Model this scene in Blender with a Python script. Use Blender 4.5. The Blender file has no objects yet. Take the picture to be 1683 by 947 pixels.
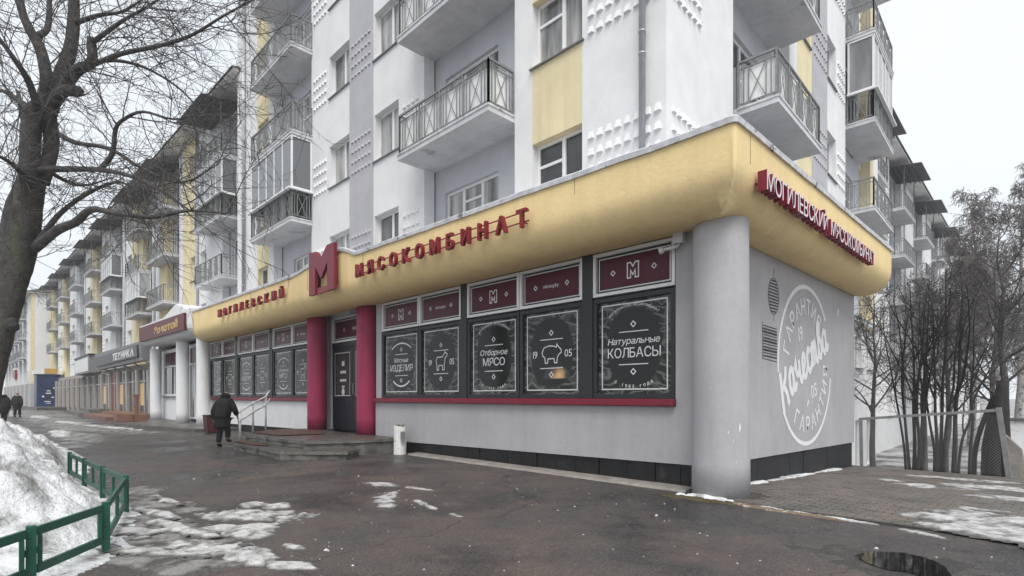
import bpy, math, random
from mathutils import Vector, Matrix, noise as mnoise
rad = math.radians
rnd = random.Random(11)
S = bpy.context.scene
COL = S.collection

# ------------------------------------------------------------------ camera
cam = bpy.data.cameras.new('camera')
camo = bpy.data.objects.new('camera', cam)
COL.objects.link(camo)
camo.location = (3.84, -8.2, 1.5)
camo.rotation_euler = (rad(90), 0, rad(45.45))
cam.sensor_width = 36.0
cam.lens = 19.1
cam.shift_y = 0.106
cam.clip_start = 0.05
cam.clip_end = 3000
S.camera = camo

# ------------------------------------------------------------------ world, sun, exposure
SUN_EL, SUN_AZ = 58.0, 128.0          # azimuth clockwise from +Y
w = bpy.data.worlds.new('World')
S.world = w
w.use_nodes = True
nt = w.node_tree
nt.nodes.clear()
out = nt.nodes.new('ShaderNodeOutputWorld')
bg = nt.nodes.new('ShaderNodeBackground')
sky = nt.nodes.new('ShaderNodeTexSky')
sky.sky_type = 'NISHITA'
sky.sun_disc = False
sky.sun_elevation = rad(SUN_EL)
sky.sun_rotation = rad(SUN_AZ)
hs = nt.nodes.new('ShaderNodeHueSaturation')
hs.inputs['Saturation'].default_value = 0.35
mix = nt.nodes.new('ShaderNodeMixRGB')
mix.inputs[0].default_value = 0.86
cl = nt.nodes.new('ShaderNodeTexNoise')
cl.inputs['Scale'].default_value = 1.6
cl.inputs['Detail'].default_value = 4
crmp = nt.nodes.new('ShaderNodeValToRGB')
crmp.color_ramp.elements[0].position = 0.25
crmp.color_ramp.elements[0].color = (7.6, 8.15, 8.7, 1)
crmp.color_ramp.elements[1].position = 0.75
crmp.color_ramp.elements[1].color = (8.6, 8.95, 9.25, 1)
tcw = nt.nodes.new('ShaderNodeTexCoord')
nt.links.new(tcw.outputs['Generated'], cl.inputs['Vector'])
nt.links.new(cl.outputs['Fac'], crmp.inputs['Fac'])
nt.links.new(sky.outputs[0], hs.inputs['Color'])
nt.links.new(hs.outputs[0], mix.inputs[1])
nt.links.new(crmp.outputs[0], mix.inputs[2])
nt.links.new(mix.outputs[0], bg.inputs['Color'])
bg.inputs['Strength'].default_value = 0.085
nt.links.new(bg.outputs[0], out.inputs['Surface'])

sl = bpy.data.lights.new('sun', 'SUN')
sl.energy = 2.1
sl.angle = rad(35)
sl.color = (1.0, 0.97, 0.93)
so = bpy.data.objects.new('sun', sl)
COL.objects.link(so)
so.location = (0, 0, 40)
_a = rad(SUN_AZ); _e = rad(SUN_EL)
_d = Vector((math.sin(_a) * math.cos(_e), math.cos(_a) * math.cos(_e), math.sin(_e)))
so.rotation_euler = _d.to_track_quat('Z', 'Y').to_euler()

S.view_settings.view_transform = 'Standard'
S.view_settings.look = 'None'
S.view_settings.exposure = 0.62
S.view_settings.gamma = 1.0
S.cycles.max_bounces = 6
S.cycles.diffuse_bounces = 3
S.cycles.glossy_bounces = 3
S.cycles.use_denoising = True

# ------------------------------------------------------------------ materials
MATS = {}
def mat(name, col, rough=0.8, var=0.12, vscale=1.5, bump=0.15, bscale=60.0, streak=0.0, metal=0.0,
        col2=None, c2scale=2.0, c2lo=0.5, c2hi=0.65, coat=0.0, rvar=0.0, spec=0.4, bdist=0.01, detail=6):
    m = bpy.data.materials.new(name)
    m.use_nodes = True
    t = m.node_tree
    b = t.nodes['Principled BSDF']
    geo = t.nodes.new('ShaderNodeNewGeometry')
    def noise(scale, det=4, sc=(1, 1, 1)):
        mp = t.nodes.new('ShaderNodeMapping')
        mp.inputs['Scale'].default_value = sc
        t.links.new(geo.outputs['Position'], mp.inputs['Vector'])
        n = t.nodes.new('ShaderNodeTexNoise')
        n.inputs['Scale'].default_value = scale
        n.inputs['Detail'].default_value = det
        n.inputs['Roughness'].default_value = 0.6
        t.links.new(mp.outputs[0], n.inputs['Vector'])
        return n.outputs['Fac']
    def maprange(src, a, bb, c, d):
        r = t.nodes.new('ShaderNodeMapRange')
        r.inputs[1].default_value = a; r.inputs[2].default_value = bb
        r.inputs[3].default_value = c; r.inputs[4].default_value = d
        t.links.new(src, r.inputs[0])
        return r.outputs[0]
    colsock = None
    rgb = t.nodes.new('ShaderNodeRGB')
    rgb.outputs[0].default_value = (*col, 1)
    colsock = rgb.outputs[0]
    if col2 is not None:
        mx = t.nodes.new('ShaderNodeMixRGB')
        t.links.new(maprange(noise(c2scale, detail), c2lo, c2hi, 0, 1), mx.inputs[0])
        t.links.new(colsock, mx.inputs[1])
        mx.inputs[2].default_value = (*col2, 1)
        colsock = mx.outputs[0]
    def scale_value(sock, fac):
        v = t.nodes.new('ShaderNodeVectorMath')
        v.operation = 'SCALE'
        t.links.new(sock, v.inputs[0]); t.links.new(fac, v.inputs['Scale'])
        return v.outputs[0]
    if var > 0:
        colsock = scale_value(colsock, maprange(noise(vscale, 8), 0.3, 0.7, 1 - var, 1 + var))
        colsock = scale_value(colsock, maprange(noise(vscale * 14, 3), 0.3, 0.7, 1 - var * .4, 1 + var * .4))
    if streak > 0:
        colsock = scale_value(colsock, maprange(noise(5.0, 5, (1, 1, .06)), 0.45, 0.75, 1, 1 - streak))
    t.links.new(colsock, b.inputs['Base Color'])
    if rvar > 0:
        t.links.new(maprange(noise(vscale * .7, 5), 0.35, 0.65, max(0.03, rough - rvar), rough + rvar * .4), b.inputs['Roughness'])
    else:
        b.inputs['Roughness'].default_value = rough
    b.inputs['Metallic'].default_value = metal
    b.inputs['Specular IOR Level'].default_value = spec
    b.inputs['Coat Weight'].default_value = coat
    b.inputs['Coat Roughness'].default_value = 0.06
    if bump > 0:
        bp = t.nodes.new('ShaderNodeBump')
        bp.inputs['Strength'].default_value = bump
        bp.inputs['Distance'].default_value = bdist
        t.links.new(noise(bscale, 6), bp.inputs['Height'])
        t.links.new(bp.outputs[0], b.inputs['Normal'])
    MATS[name] = m
    return m

def asphalt():
    m = bpy.data.materials.new('asphalt'); m.use_nodes = True
    t = m.node_tree; b = t.nodes['Principled BSDF']; L = t.links.new
    geo = t.nodes.new('ShaderNodeNewGeometry')
    def noise(sc, det, rg=.6):
        n = t.nodes.new('ShaderNodeTexNoise'); n.inputs['Scale'].default_value = sc; n.inputs['Detail'].default_value = det; n.inputs['Roughness'].default_value = rg
        L(geo.outputs['Position'], n.inputs['Vector']); return n.outputs['Fac']
    def mr(src, a, bb, c, d):
        r = t.nodes.new('ShaderNodeMapRange'); r.inputs[1].default_value = a; r.inputs[2].default_value = bb; r.inputs[3].default_value = c; r.inputs[4].default_value = d
        L(src, r.inputs[0]); return r.outputs[0]
    def mixc(f, a, bb):
        x = t.nodes.new('ShaderNodeMixRGB'); L(f, x.inputs[0])
        for i, q in ((1, a), (2, bb)):
            if isinstance(q, tuple): x.inputs[i].default_value = (*q, 1)
            else: L(q, x.inputs[i])
        return x.outputs[0]
    wet = mr(noise(.34, 6, .65), .46, .60, 0, 1)
    tone = mixc(mr(noise(.8, 5), .35, .65, 0, 1), (.056, .053, .052), (.100, .076, .066))
    tone = mixc(wet, tone, (.026, .025, .027))
    tone = mixc(mr(noise(1.3, 7, .7), .60, .72, 0, .6), tone, (.13, .125, .12))
    v = t.nodes.new('ShaderNodeTexVoronoi'); v.inputs['Scale'].default_value = 85; L(geo.outputs['Position'], v.inputs['Vector'])
    sep = t.nodes.new('ShaderNodeSeparateColor'); L(v.outputs['Color'], sep.inputs[0])
    grit = mr(sep.outputs[0], .6, 1.0, 0, .45)
    tone = mixc(grit, tone, (.17, .16, .15))
    dark = mr(sep.outputs[1], .5, 1.0, 0, .55)
    tone = mixc(dark, tone, (.012, .012, .012))
    crack = t.nodes.new('ShaderNodeTexVoronoi'); crack.feature = 'DISTANCE_TO_EDGE'; crack.inputs['Scale'].default_value = .42
    nz = t.nodes.new('ShaderNodeTexNoise'); nz.inputs['Scale'].default_value = 1.6; nz.inputs['Detail'].default_value = 5; L(geo.outputs['Position'], nz.inputs['Vector'])
    mxv = t.nodes.new('ShaderNodeMixRGB'); mxv.inputs[0].default_value = .45; L(geo.outputs['Position'], mxv.inputs[1]); L(nz.outputs['Color'], mxv.inputs[2]); L(mxv.outputs[0], crack.inputs['Vector'])
    tone = mixc(mr(crack.outputs['Distance'], .0, .006, .7, 0), tone, (.014, .013, .013))
    L(tone, b.inputs['Base Color'])
    L(mr(noise(.34, 6, .65), .43, .60, .66, .20), b.inputs['Roughness'])
    b.inputs['Specular IOR Level'].default_value = .4
    bp = t.nodes.new('ShaderNodeBump'); bp.inputs['Strength'].default_value = .8; bp.inputs['Distance'].default_value = .008
    L(v.outputs['Distance'], bp.inputs['Height'])
    bp2 = t.nodes.new('ShaderNodeBump'); bp2.inputs['Strength'].default_value = .5; bp2.inputs['Distance'].default_value = .04
    L(noise(2.2, 4), bp2.inputs['Height']); L(bp.outputs[0], bp2.inputs['Normal']); L(bp2.outputs[0], b.inputs['Normal'])
    return m
WHITE = mat('white_plaster', (.75, .75, .755), .85, .06, 1.6, .35, 30, .03)
LILAC = mat('lilac_plaster', (.44, .435, .46), .85, .07, 1.6, .3, 30, .03)
BLUEG = mat('blue_grey_plaster', (.52, .53, .565), .85, .07, 1.6, .3, 30, .03)
YELLOW = mat('yellow_plaster', (.74, .64, .41), .85, .07, 1.2, .3, 45, .10)
SHOPG = mat('shop_grey_plaster', (.42, .41, .425), .8, .09, .8, .4, 30, .08)
CANOPY = mat('canopy_yellow', (.83, .64, .33), .8, .06, .9, .4, 14, .10, bdist=.015)
RED = mat('burgundy_paint', (.19, .012, .03), .45, .10, 3, .15, 40)
REDCOL = mat('crimson_column_paint', (.33, .028, .085), .55, .12, 2.0, .2, 35, .12)
REDTOP = mat('dark_red_sign', (.20, .010, .018), .4, .10, 3, .1, 30)
ANTHR = mat('anthracite_frame', (.022, .023, .026), .45, .10, 4, .05, 60)
DOORM = mat('door_metal', (.012, .015, .022), .35, .10, 4, .05, 60)
WFRAME = mat('white_window_frame', (.78, .78, .78), .45, .05, 3, .05, 60)
GREYFR = mat('grey_window_frame', (.42, .42, .43), .5, .08, 3, .05, 60)
SILLM = mat('sheet_metal_sill', (.20, .20, .21), .45, .2, 5, .1, 40, metal=.3)
RAIL = mat('railing_iron', (.22, .225, .225), .6, .25, 6, .2, 40)
SLAB = mat('balcony_concrete', (.62, .62, .635), .85, .12, 1.5, .35, 40, .12, col2=(.25, .24, .23), c2scale=1.1, c2lo=.62, c2hi=.75)
PIPE = mat('galvanised_pipe', (.40, .41, .43), .45, .12, 3, .1, 30, metal=.35)
ROOFM = mat('dark_roof_sheet', (.10, .10, .105), .6, .2, 2, .2, 30)
EAVE = mat('eave_board', (.70, .69, .68), .8, .15, 2, .3, 30)
FLASH = mat('snowy_flashing', (.55, .56, .58), .7, .25, 6, .5, 30, col2=(.16, .16, .17), c2scale=5, c2lo=.6, c2hi=.66)
PRINT = mat('white_print', (.72, .72, .72), .5, .06, 8, 0, 10)
MURAL = mat('white_wall_paint', (.78, .78, .79), .8, .06, 6, .3, 45)
DARKPR = mat('dark_wall_paint', (.045, .045, .05), .8, .1, 6, .3, 45)
BURGP = mat('burgundy_film', (.080, .010, .024), .3, .08, 2, 0, 10, spec=.2)
TILE = mat('black_plinth_tile', (.011, .011, .012), .45, .35, 4, .3, 30, col2=(.05, .05, .05), c2scale=3, c2lo=.58, c2hi=.8)
PLINTH = mat('dark_plinth', (.016, .016, .018), .6, .25, 2, .4, 30)
STONE = mat('step_concrete', (.15, .145, .135), .8, .22, 2.2, .7, 22, 0, col2=(.05, .048, .045), c2scale=3.0, c2lo=.48, c2hi=.7, bdist=.02)
STONET = mat('step_top_wet', (.085, .078, .07), .45, .25, 2, .5, 30, rvar=.25)
MATM = mat('brown_rubber_mat', (.085, .045, .035), .55, .25, 7, .8, 120)
ASPH = asphalt()
PAVER = mat('paver_brick', (.130, .112, .100), .6, .25, 2.5, .5, 60, rvar=.2, col2=(.085, .085, .078), c2scale=1.0, c2lo=.45, c2hi=.7)
JOINT = mat('paver_joint_sand', (.05, .046, .042), .9, .25, 3, .5, 60)
KERB = mat('kerb_concrete', (.24, .22, .20), .85, .25, 4, .6, 40)
SNOW = mat('snow', (.70, .71, .725), .75, .12, 5, 1.0, 16, col2=(.20, .19, .18), c2scale=3.0, c2lo=.45, c2hi=.70, bdist=.06)
SNOWP = mat('icy_snow_patch', (.56, .555, .55), .45, .15, 6, 1.0, 28, col2=(.16, .15, .145), c2scale=7.0, c2lo=.44, c2hi=.66, bdist=.04)
SLUSH = mat('grey_slush', (.30, .29, .28), .38, .25, 3.0, 1.0, 16, col2=(.06, .055, .053), c2scale=3.0, c2lo=.42, c2hi=.58, rvar=.2, bdist=.06)
GREEN = mat('green_fence_paint', (.011, .078, .050), .4, .2, 8, .3, 60, col2=(.05, .035, .028), c2scale=14, c2lo=.60, c2hi=.66)
BARK = mat('dark_bark', (.065, .060, .058), .9, .35, 5, 1.0, 26, col2=(.12, .115, .11), c2scale=7, c2lo=.5, c2hi=.7, bdist=.04)
TRUNKB = mat('mossy_bark', (.070, .065, .060), .9, .45, 4, 1.0, 18, col2=(.105, .108, .075), c2scale=2.2, c2lo=.5, c2hi=.7, bdist=.06)
TWIG = mat('twig_bark', (.085, .078, .076), .9, .25, 5, 0, 10)
SHRUB = mat('wet_shrub_bark', (.026, .023, .022), .85, .3, 6, .4, 40)
BIRCH = mat('birch_bark', (.30, .29, .28), .85, .3, 3, .3, 30, col2=(.05, .05, .05), c2scale=5, c2lo=.55, c2hi=.6)
BTWIG = mat('birch_twig', (.14, .125, .12), .9, .2, 5, 0, 10)
COAT = mat('black_coat_cloth', (.012, .0115, .012), .85, .3, 14, .6, 60)
TROUS = mat('dark_trousers', (.010, .010, .012), .9, .3, 14, .4, 60)
HOOD = mat('dark_knit', (.008, .008, .009), .95, .3, 20, .6, 80)
SKIN = mat('skin', (.40, .24, .17), .6, .08, 10, 0, 10)
BOOT = mat('boot_leather', (.010, .009, .009), .5, .2, 10, .1, 60)
HRAIL = mat('handrail_paint', (.58, .58, .58), .45, .2, 7, .1, 40)
CHIPW = mat('chipped_white_paint', (.72, .72, .71), .7, .1, 4, .5, 40, col2=(.22, .21, .20), c2scale=5, c2lo=.66, c2hi=.70)
MESHG = mat('fence_galvanised', (.24, .245, .245), .6, .2, 5, .1, 40, metal=.3)
GREYSIGN = mat('grey_sign_panel', (.085, .083, .088), .5, .1, 3, .1, 30)
GREYSIGN2 = mat('grey_sign_edge', (.21, .21, .215), .5, .1, 3, .1, 30)
GOLD = mat('gold_letters', (.52, .30, .06), .4, .15, 6, .1, 30)
MAROON = mat('maroon_sign_panel', (.10, .012, .014), .5, .15, 3, .1, 30)
BEIGE = mat('beige_pilaster', (.36, .33, .30), .8, .12, 1.5, .3, 30, .1)
GRAPHW = mat('brown_shop_glazing', (.07, .06, .06), .15, .3, 1.2, 0, 10)
REDBR = mat('red_brown_tiles', (.19, .095, .065), .6, .2, 2, .3, 30)
REDDOOR = mat('red_shop_door', (.17, .03, .022), .4, .2, 2, .1, 30)
BLUEK = mat('blue_kiosk_print', (.012, .035, .12), .4, .25, 1.2, .05, 30, col2=(.006, .014, .045), c2scale=1.0, c2lo=.45, c2hi=.6)
MOSS = mat('sodden_moss', (.10, .085, .035), .9, .3, 8, 1.0, 60, col2=(.06, .04, .02), c2scale=8, c2lo=.45, c2hi=.6, bdist=.03)
ORANGE = mat('rusty_dirt', (.17, .125, .085), .9, .3, 8, 1.0, 60, col2=(.40, .38, .36), c2scale=8, c2lo=.55, c2hi=.65)
WETM = mat('wet_silt', (.030, .027, .025), .28, .3, 6, .7, 90, rvar=.15, col2=(.055, .048, .042), c2scale=6, c2lo=.5, c2hi=.65)
WATER = mat('puddle_water', (.008, .008, .008), .02, 0, 1, .04, 6, spec=.6)
DARKIN = mat('dark_interior', (.02, .02, .02), .9, 0, 1, 0, 1)
HILLM = mat('ground_far', (.42, .42, .43), .9, .15, .3, .5, 5, col2=(.10, .095, .085), c2scale=.6, c2lo=.42, c2hi=.6)
REDBIN = mat('dark_red_bin', (.07, .014, .014), .6, .25, 6, .3, 40)
CAMM = mat('white_plastic', (.66, .66, .66), .4, .05, 6, 0, 10)
SIGNPINK = mat('pale_letter_face', (.66, .58, .61), .4, .06, 6, 0, 10)

def pane_mat(name, dark, curtain, share):
    m = bpy.data.materials.new(name); m.use_nodes = True
    t = m.node_tree; b = t.nodes['Principled BSDF']
    oi = t.nodes.new('ShaderNodeObjectInfo')
    tc = t.nodes.new('ShaderNodeTexCoord')
    # hanging curtain folds seen through the glass
    mp = t.nodes.new('ShaderNodeMapping'); mp.inputs['Scale'].default_value = (1, 1, .12)
    add = t.nodes.new('ShaderNodeVectorMath'); add.operation = 'ADD'
    t.links.new(tc.outputs['Object'], add.inputs[0])
    cmb = t.nodes.new('ShaderNodeCombineXYZ')
    mul = t.nodes.new('ShaderNodeMath'); mul.operation = 'MULTIPLY'; mul.inputs[1].default_value = 37.0
    t.links.new(oi.outputs['Random'], mul.inputs[0]); t.links.new(mul.outputs[0], cmb.inputs[0])
    t.links.new(cmb.outputs[0], add.inputs[1]); t.links.new(add.outputs[0], mp.inputs['Vector'])
    n = t.nodes.new('ShaderNodeTexNoise'); n.inputs['Scale'].default_value = 3.2; n.inputs['Detail'].default_value = 3
    t.links.new(mp.outputs[0], n.inputs['Vector'])
    st = t.nodes.new('ShaderNodeMapRange')
    st.inputs[1].default_value = 1 - share - .12; st.inputs[2].default_value = 1 - share + .12
    t.links.new(oi.outputs['Random'], st.inputs[0])
    mr = t.nodes.new('ShaderNodeMapRange'); mr.inputs[1].default_value = .35; mr.inputs[2].default_value = .6
    mr.inputs[3].default_value = .1; mr.inputs[4].default_value = 1
    t.links.new(n.outputs['Fac'], mr.inputs[0])
    mm = t.nodes.new('ShaderNodeMath'); mm.operation = 'MULTIPLY'
    t.links.new(st.outputs[0], mm.inputs[0]); t.links.new(mr.outputs[0], mm.inputs[1])
    mx = t.nodes.new('ShaderNodeMixRGB')
    mx.inputs[1].default_value = (*dark, 1); mx.inputs[2].default_value = (*curtain, 1)
    t.links.new(mm.outputs[0], mx.inputs[0]); t.links.new(mx.outputs[0], b.inputs['Base Color'])
    b.inputs['Roughness'].default_value = .05
    b.inputs['Specular IOR Level'].default_value = .55
    return m
GLASS = pane_mat('window_glass', (.055, .058, .062), (.45, .44, .43), .62)
GLASSB = pane_mat('balcony_glazing', (.16, .17, .18), (.42, .42, .42), .5)

def poster_mat():
    """printed dark film: line drawings of food around a plain dark centre (UV 0..1)"""
    m = bpy.data.materials.new('poster_film'); m.use_nodes = True
    t = m.node_tree; b = t.nodes['Principled BSDF']
    uv = t.nodes.new('ShaderNodeUVMap')
    geo = t.nodes.new('ShaderNodeNewGeometry')
    def vor(scale, rndm):
        v = t.nodes.new('ShaderNodeTexVoronoi'); v.feature = 'DISTANCE_TO_EDGE'
        v.inputs['Scale'].default_value = scale; v.inputs['Randomness'].default_value = rndm
        nz = t.nodes.new('ShaderNodeTexNoise'); nz.inputs['Scale'].default_value = 3.0
        t.links.new(geo.outputs['Position'], nz.inputs['Vector'])
        mx = t.nodes.new('ShaderNodeMixRGB'); mx.inputs[0].default_value = .35
        t.links.new(geo.outputs['Position'], mx.inputs[1]); t.links.new(nz.outputs['Color'], mx.inputs[2])
        t.links.new(mx.outputs[0], v.inputs['Vector'])
        r = t.nodes.new('ShaderNodeMapRange')
        r.inputs[1].default_value = .012; r.inputs[2].default_value = .045; r.inputs[3].default_value = 1; r.inputs[4].default_value = 0
        t.links.new(v.outputs['Distance'], r.inputs[0])
        return r.outputs[0]
    def wav(scale):
        wv = t.nodes.new('ShaderNodeTexWave'); wv.wave_type = 'RINGS'; wv.inputs['Scale'].default_value = scale
        wv.inputs['Distortion'].default_value = 9; wv.inputs['Detail'].default_value = 1.5; wv.inputs['Detail Scale'].default_value = 1.1
        t.links.new(geo.outputs['Position'], wv.inputs['Vector'])
        r = t.nodes.new('ShaderNodeMapRange'); r.inputs[1].default_value = .82; r.inputs[2].default_value = .98
        t.links.new(wv.outputs['Fac'], r.inputs[0])
        return r.outputs[0]
    mxl = t.nodes.new('ShaderNodeMath'); mxl.operation = 'MAXIMUM'
    t.links.new(vor(3.2, 1), mxl.inputs[0]); t.links.new(wav(1.9), mxl.inputs[1])
    # plain dark centre: distance in UV
    sep = t.nodes.new('ShaderNodeSeparateXYZ'); t.links.new(uv.outputs[0], sep.inputs[0])
    def math_(op, a, bb):
        q = t.nodes.new('ShaderNodeMath'); q.operation = op
        for i, s in enumerate((a, bb)):
            if isinstance(s, (int, float)): q.inputs[i].default_value = s
            else: t.links.new(s, q.inputs[i])
        return q.outputs[0]
    dx = math_('MULTIPLY', math_('SUBTRACT', sep.outputs[0], .5), 2.6)
    dy = math_('MULTIPLY', math_('SUBTRACT', sep.outputs[1], .5), 2.3)
    r2 = math_('ADD', math_('POWER', math_('ABSOLUTE', dx, 0), 2.4), math_('POWER', math_('ABSOLUTE', dy, 0), 2.4))
    mk = t.nodes.new('ShaderNodeMapRange'); mk.inputs[1].default_value = .85; mk.inputs[2].default_value = 1.0
    t.links.new(r2, mk.inputs[0])
    fac = math_('MULTIPLY', mxl.outputs[0], mk.outputs[0])
    nz = t.nodes.new('ShaderNodeTexNoise'); nz.inputs['Scale'].default_value = 3.4; nz.inputs['Detail'].default_value = 2
    t.links.new(geo.outputs['Position'], nz.inputs['Vector'])
    fill = t.nodes.new('ShaderNodeMapRange'); fill.inputs[1].default_value = .5; fill.inputs[2].default_value = .56
    t.links.new(nz.outputs['Fac'], fill.inputs[0])
    f2 = math_('MULTIPLY', fill.outputs[0], mk.outputs[0])
    m1 = t.nodes.new('ShaderNodeMixRGB')
    m1.inputs[1].default_value = (.020, .020, .020, 1); m1.inputs[2].default_value = (.062, .062, .060, 1)
    t.links.new(f2, m1.inputs[0])
    m2 = t.nodes.new('ShaderNodeMixRGB'); m2.inputs[2].default_value = (.16, .16, .155, 1)
    t.links.new(math_('MULTIPLY', fac, .8), m2.inputs[0]); t.links.new(m1.outputs[0], m2.inputs[1])
    t.links.new(m2.outputs[0], b.inputs['Base Color'])
    b.inputs['Roughness'].default_value = .09
    b.inputs['Specular IOR Level'].default_value = .22
    return m
POSTER = poster_mat()

def emis(name, col, s):
    m = bpy.data.materials.new(name); m.use_nodes = True
    b = m.node_tree.nodes['Principled BSDF']
    b.inputs['Base Color'].default_value = (*col, 1)
    b.inputs['Emission Color'].default_value = (*col, 1)
    b.inputs['Emission Strength'].default_value = s
    return m
LAMPG = emis('warm_lamp_glow', (.55, .30, .10), .55)
WARMLIT = emis('lit_shop_window', (.55, .36, .15), .12)

# ------------------------------------------------------------------ building blocks
def wloc(o):
    v = Vector((0, 0, 0))
    while o is not None:
        v = v + Vector(o.location); o = o.parent
    return v

class MB:
    def __init__(self): self.v = []; self.f = []; self.m = []
    def poly(self, pts, mi=0):
        n = len(self.v); self.v.extend(tuple(p) for p in pts)
        self.f.append(tuple(range(n, n + len(pts)))); self.m.append(mi)
    def hexa(self, p, mi=0):
        """8 points: bottom ring 0-3, top ring 4-7 (counter-clockwise seen from above)"""
        n = len(self.v); self.v.extend(tuple(q) for q in p)
        for f in ((3, 2, 1, 0), (4, 5, 6, 7), (0, 1, 5, 4), (1, 2, 6, 5), (2, 3, 7, 6), (3, 0, 4, 7)):
            self.f.append(tuple(n + i for i in f)); self.m.append(mi)
    def box(self, x0, x1, y0, y1, z0, z1, mi=0):
        self.hexa([(x0, y0, z0), (x1, y0, z0), (x1, y1, z0), (x0, y1, z0), (x0, y0, z1), (x1, y0, z1), (x1, y1, z1), (x0, y1, z1)], mi)
    def prism(self, poly, z0, z1, mi=0, mtop=None):
        n = len(self.v); k = len(poly)
        self.v.extend((p[0], p[1], z0) for p in poly); self.v.extend((p[0], p[1], z1) for p in poly)
        self.f.append(tuple(n + i for i in reversed(range(k)))); self.m.append(mi)
        self.f.append(tuple(n + k + i for i in range(k))); self.m.append(mi if mtop is None else mtop)
        for i in range(k):
            j = (i + 1) % k
            self.f.append((n + i, n + j, n + k + j, n + k + i)); self.m.append(mi)
    def tube(self, pts, radii, n=6, mi=0, cap=True):
        pts = [Vector(p) for p in pts]
        if not hasattr(radii, '__len__'): radii = [radii] * len(pts)
        base = len(self.v)
        t0 = (pts[1] - pts[0]).normalized()
        u = t0.orthogonal().normalized()
        for i, p in enumerate(pts):
            if i == 0: t = t0
            elif i == len(pts) - 1: t = (pts[i] - pts[i - 1]).normalized()
            else:
                t = (pts[i + 1] - pts[i - 1])
                t = t.normalized() if t.length > 1e-9 else t0
            u = u - t * u.dot(t)
            u = u.normalized() if u.length > 1e-6 else t.orthogonal().normalized()
            v = t.cross(u)
            for k in range(n):
                a = 2 * math.pi * k / n
                q = p + (u * math.cos(a) + v * math.sin(a)) * radii[i]
                self.v.append((q.x, q.y, q.z))
        for i in range(len(pts) - 1):
            for k in range(n):
                a = base + i * n + k; b = base + i * n + (k + 1) % n
                self.f.append((a, b, b + n, a + n)); self.m.append(mi)
        if cap:
            self.f.append(tuple(base + k for k in reversed(range(n)))); self.m.append(mi)
            e = base + (len(pts) - 1) * n
            self.f.append(tuple(e + k for k in range(n))); self.m.append(mi)
    def bar(self, a, b, w, d=None, mi=0):
        """square bar between two points"""
        d = w if d is None else d
        a = Vector(a); b = Vector(b); t = (b - a).normalized()
        up = Vector((0, 0, 1)) if abs(t.z) < .95 else Vector((1, 0, 0))
        s = t.cross(up).normalized(); u = s.cross(t).normalized()
        s = s * d / 2; u = u * w / 2
        self.hexa([a - s - u, a + s - u, b + s - u, b - s - u, a - s + u, a + s + u, b + s + u, b - s + u], mi)
    def add(self, verts, faces, fn, mi=0, mfun=None):
        n = len(self.v); self.v.extend(tuple(fn(p)) for p in verts)
        for i, f in enumerate(faces):
            self.f.append(tuple(n + q for q in f)); self.m.append(mi if mfun is None else mfun(i))
    def mesh(self, name, mats, smooth=False):
        me = bpy.data.meshes.new(name)
        me.from_pydata(self.v, [], self.f)
        for mm in (mats if isinstance(mats, (list, tuple)) else [mats]): me.materials.append(mm)
        if any(self.m): me.polygons.foreach_set('material_index', self.m)
        if smooth: me.polygons.foreach_set('use_smooth', [True] * len(self.f))
        me.update()
        return me
    def build(self, name, mats, parent=None, smooth=False, bevel=0.0, kind=None):
        o = bpy.data.objects.new(name, self.mesh(name, mats, smooth))
        COL.objects.link(o)
        if parent is not None:
            o.parent = parent; o.location = -wloc(parent)
        if bevel > 0:
            b = o.modifiers.new('bevel', 'BEVEL'); b.width = bevel; b.segments = 2; b.limit_method = 'ANGLE'
        if kind: o['kind'] = kind
        return o

def thing(name, label, cat, loc=(0, 0, 0), group=None):
    o = bpy.data.objects.new(name, None); COL.objects.link(o)
    o.empty_display_size = .2
    o.location = loc; o['label'] = label; o['category'] = cat
    if group: o['group'] = group
    return o
def tag(o, label, cat, group=None):
    o['label'] = label; o['category'] = cat
    if group: o['group'] = group
    return o
def struct(o, label=None, kind='structure'):
    o['kind'] = kind
    if label: o['label'] = label
    return o
def put(name, mesh, parent, loc, rz=0.0):
    o = bpy.data.objects.new(name, mesh); COL.objects.link(o)
    o.parent = parent
    o.location = Vector(loc); o.rotation_euler = (0, 0, rz)
    return o

def smooth_path(pts, sub=4):
    pts = [Vector(p) for p in pts]
    if len(pts) < 3: return pts
    P = [pts[0] * 2 - pts[1]] + pts + [pts[-1] * 2 - pts[-2]]
    o = []
    for i in range(1, len(P) - 2):
        for k in range(sub):
            t = k / sub
            a, b, c, d = P[i - 1], P[i], P[i + 1], P[i + 2]
            o.append(.5 * ((2 * b) + (c - a) * t + (2 * a - 5 * b + 4 * c - d) * t * t + (3 * b - a - 3 * c + d) * t ** 3))
    o.append(pts[-1])
    return o

# lettering ---------------------------------------------------------
_G = {}
def glyph(ch, bold=0.0, depth=0.0):
    key = (ch, bold, depth)
    if key in _G: return _G[key]
    cu = bpy.data.curves.new('glyph', 'FONT')
    cu.body = ch; cu.offset = bold; cu.extrude = depth; cu.resolution_u = 3
    o = bpy.data.objects.new('glyph', cu); COL.objects.link(o)
    dg = bpy.context.evaluated_depsgraph_get(); dg.update()
    me = bpy.data.meshes.new_from_object(o.evaluated_get(dg))
    V = [tuple(v.co) for v in me.vertices]; Fc = [tuple(p.vertices) for p in me.polygons]
    nz = [p.normal.z for p in me.polygons]
    bpy.data.objects.remove(o); bpy.data.meshes.remove(me); bpy.data.curves.remove(cu)
    xs = [v[0] for v in V] or [0, .3]
    _G[key] = (V, Fc, nz, min(xs), max(xs))
    return _G[key]
_cap = None
def cap_h():
    global _cap
    if _cap is None:
        V = glyph('Н')[0]; _cap = max(v[1] for v in V)
    return _cap
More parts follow.
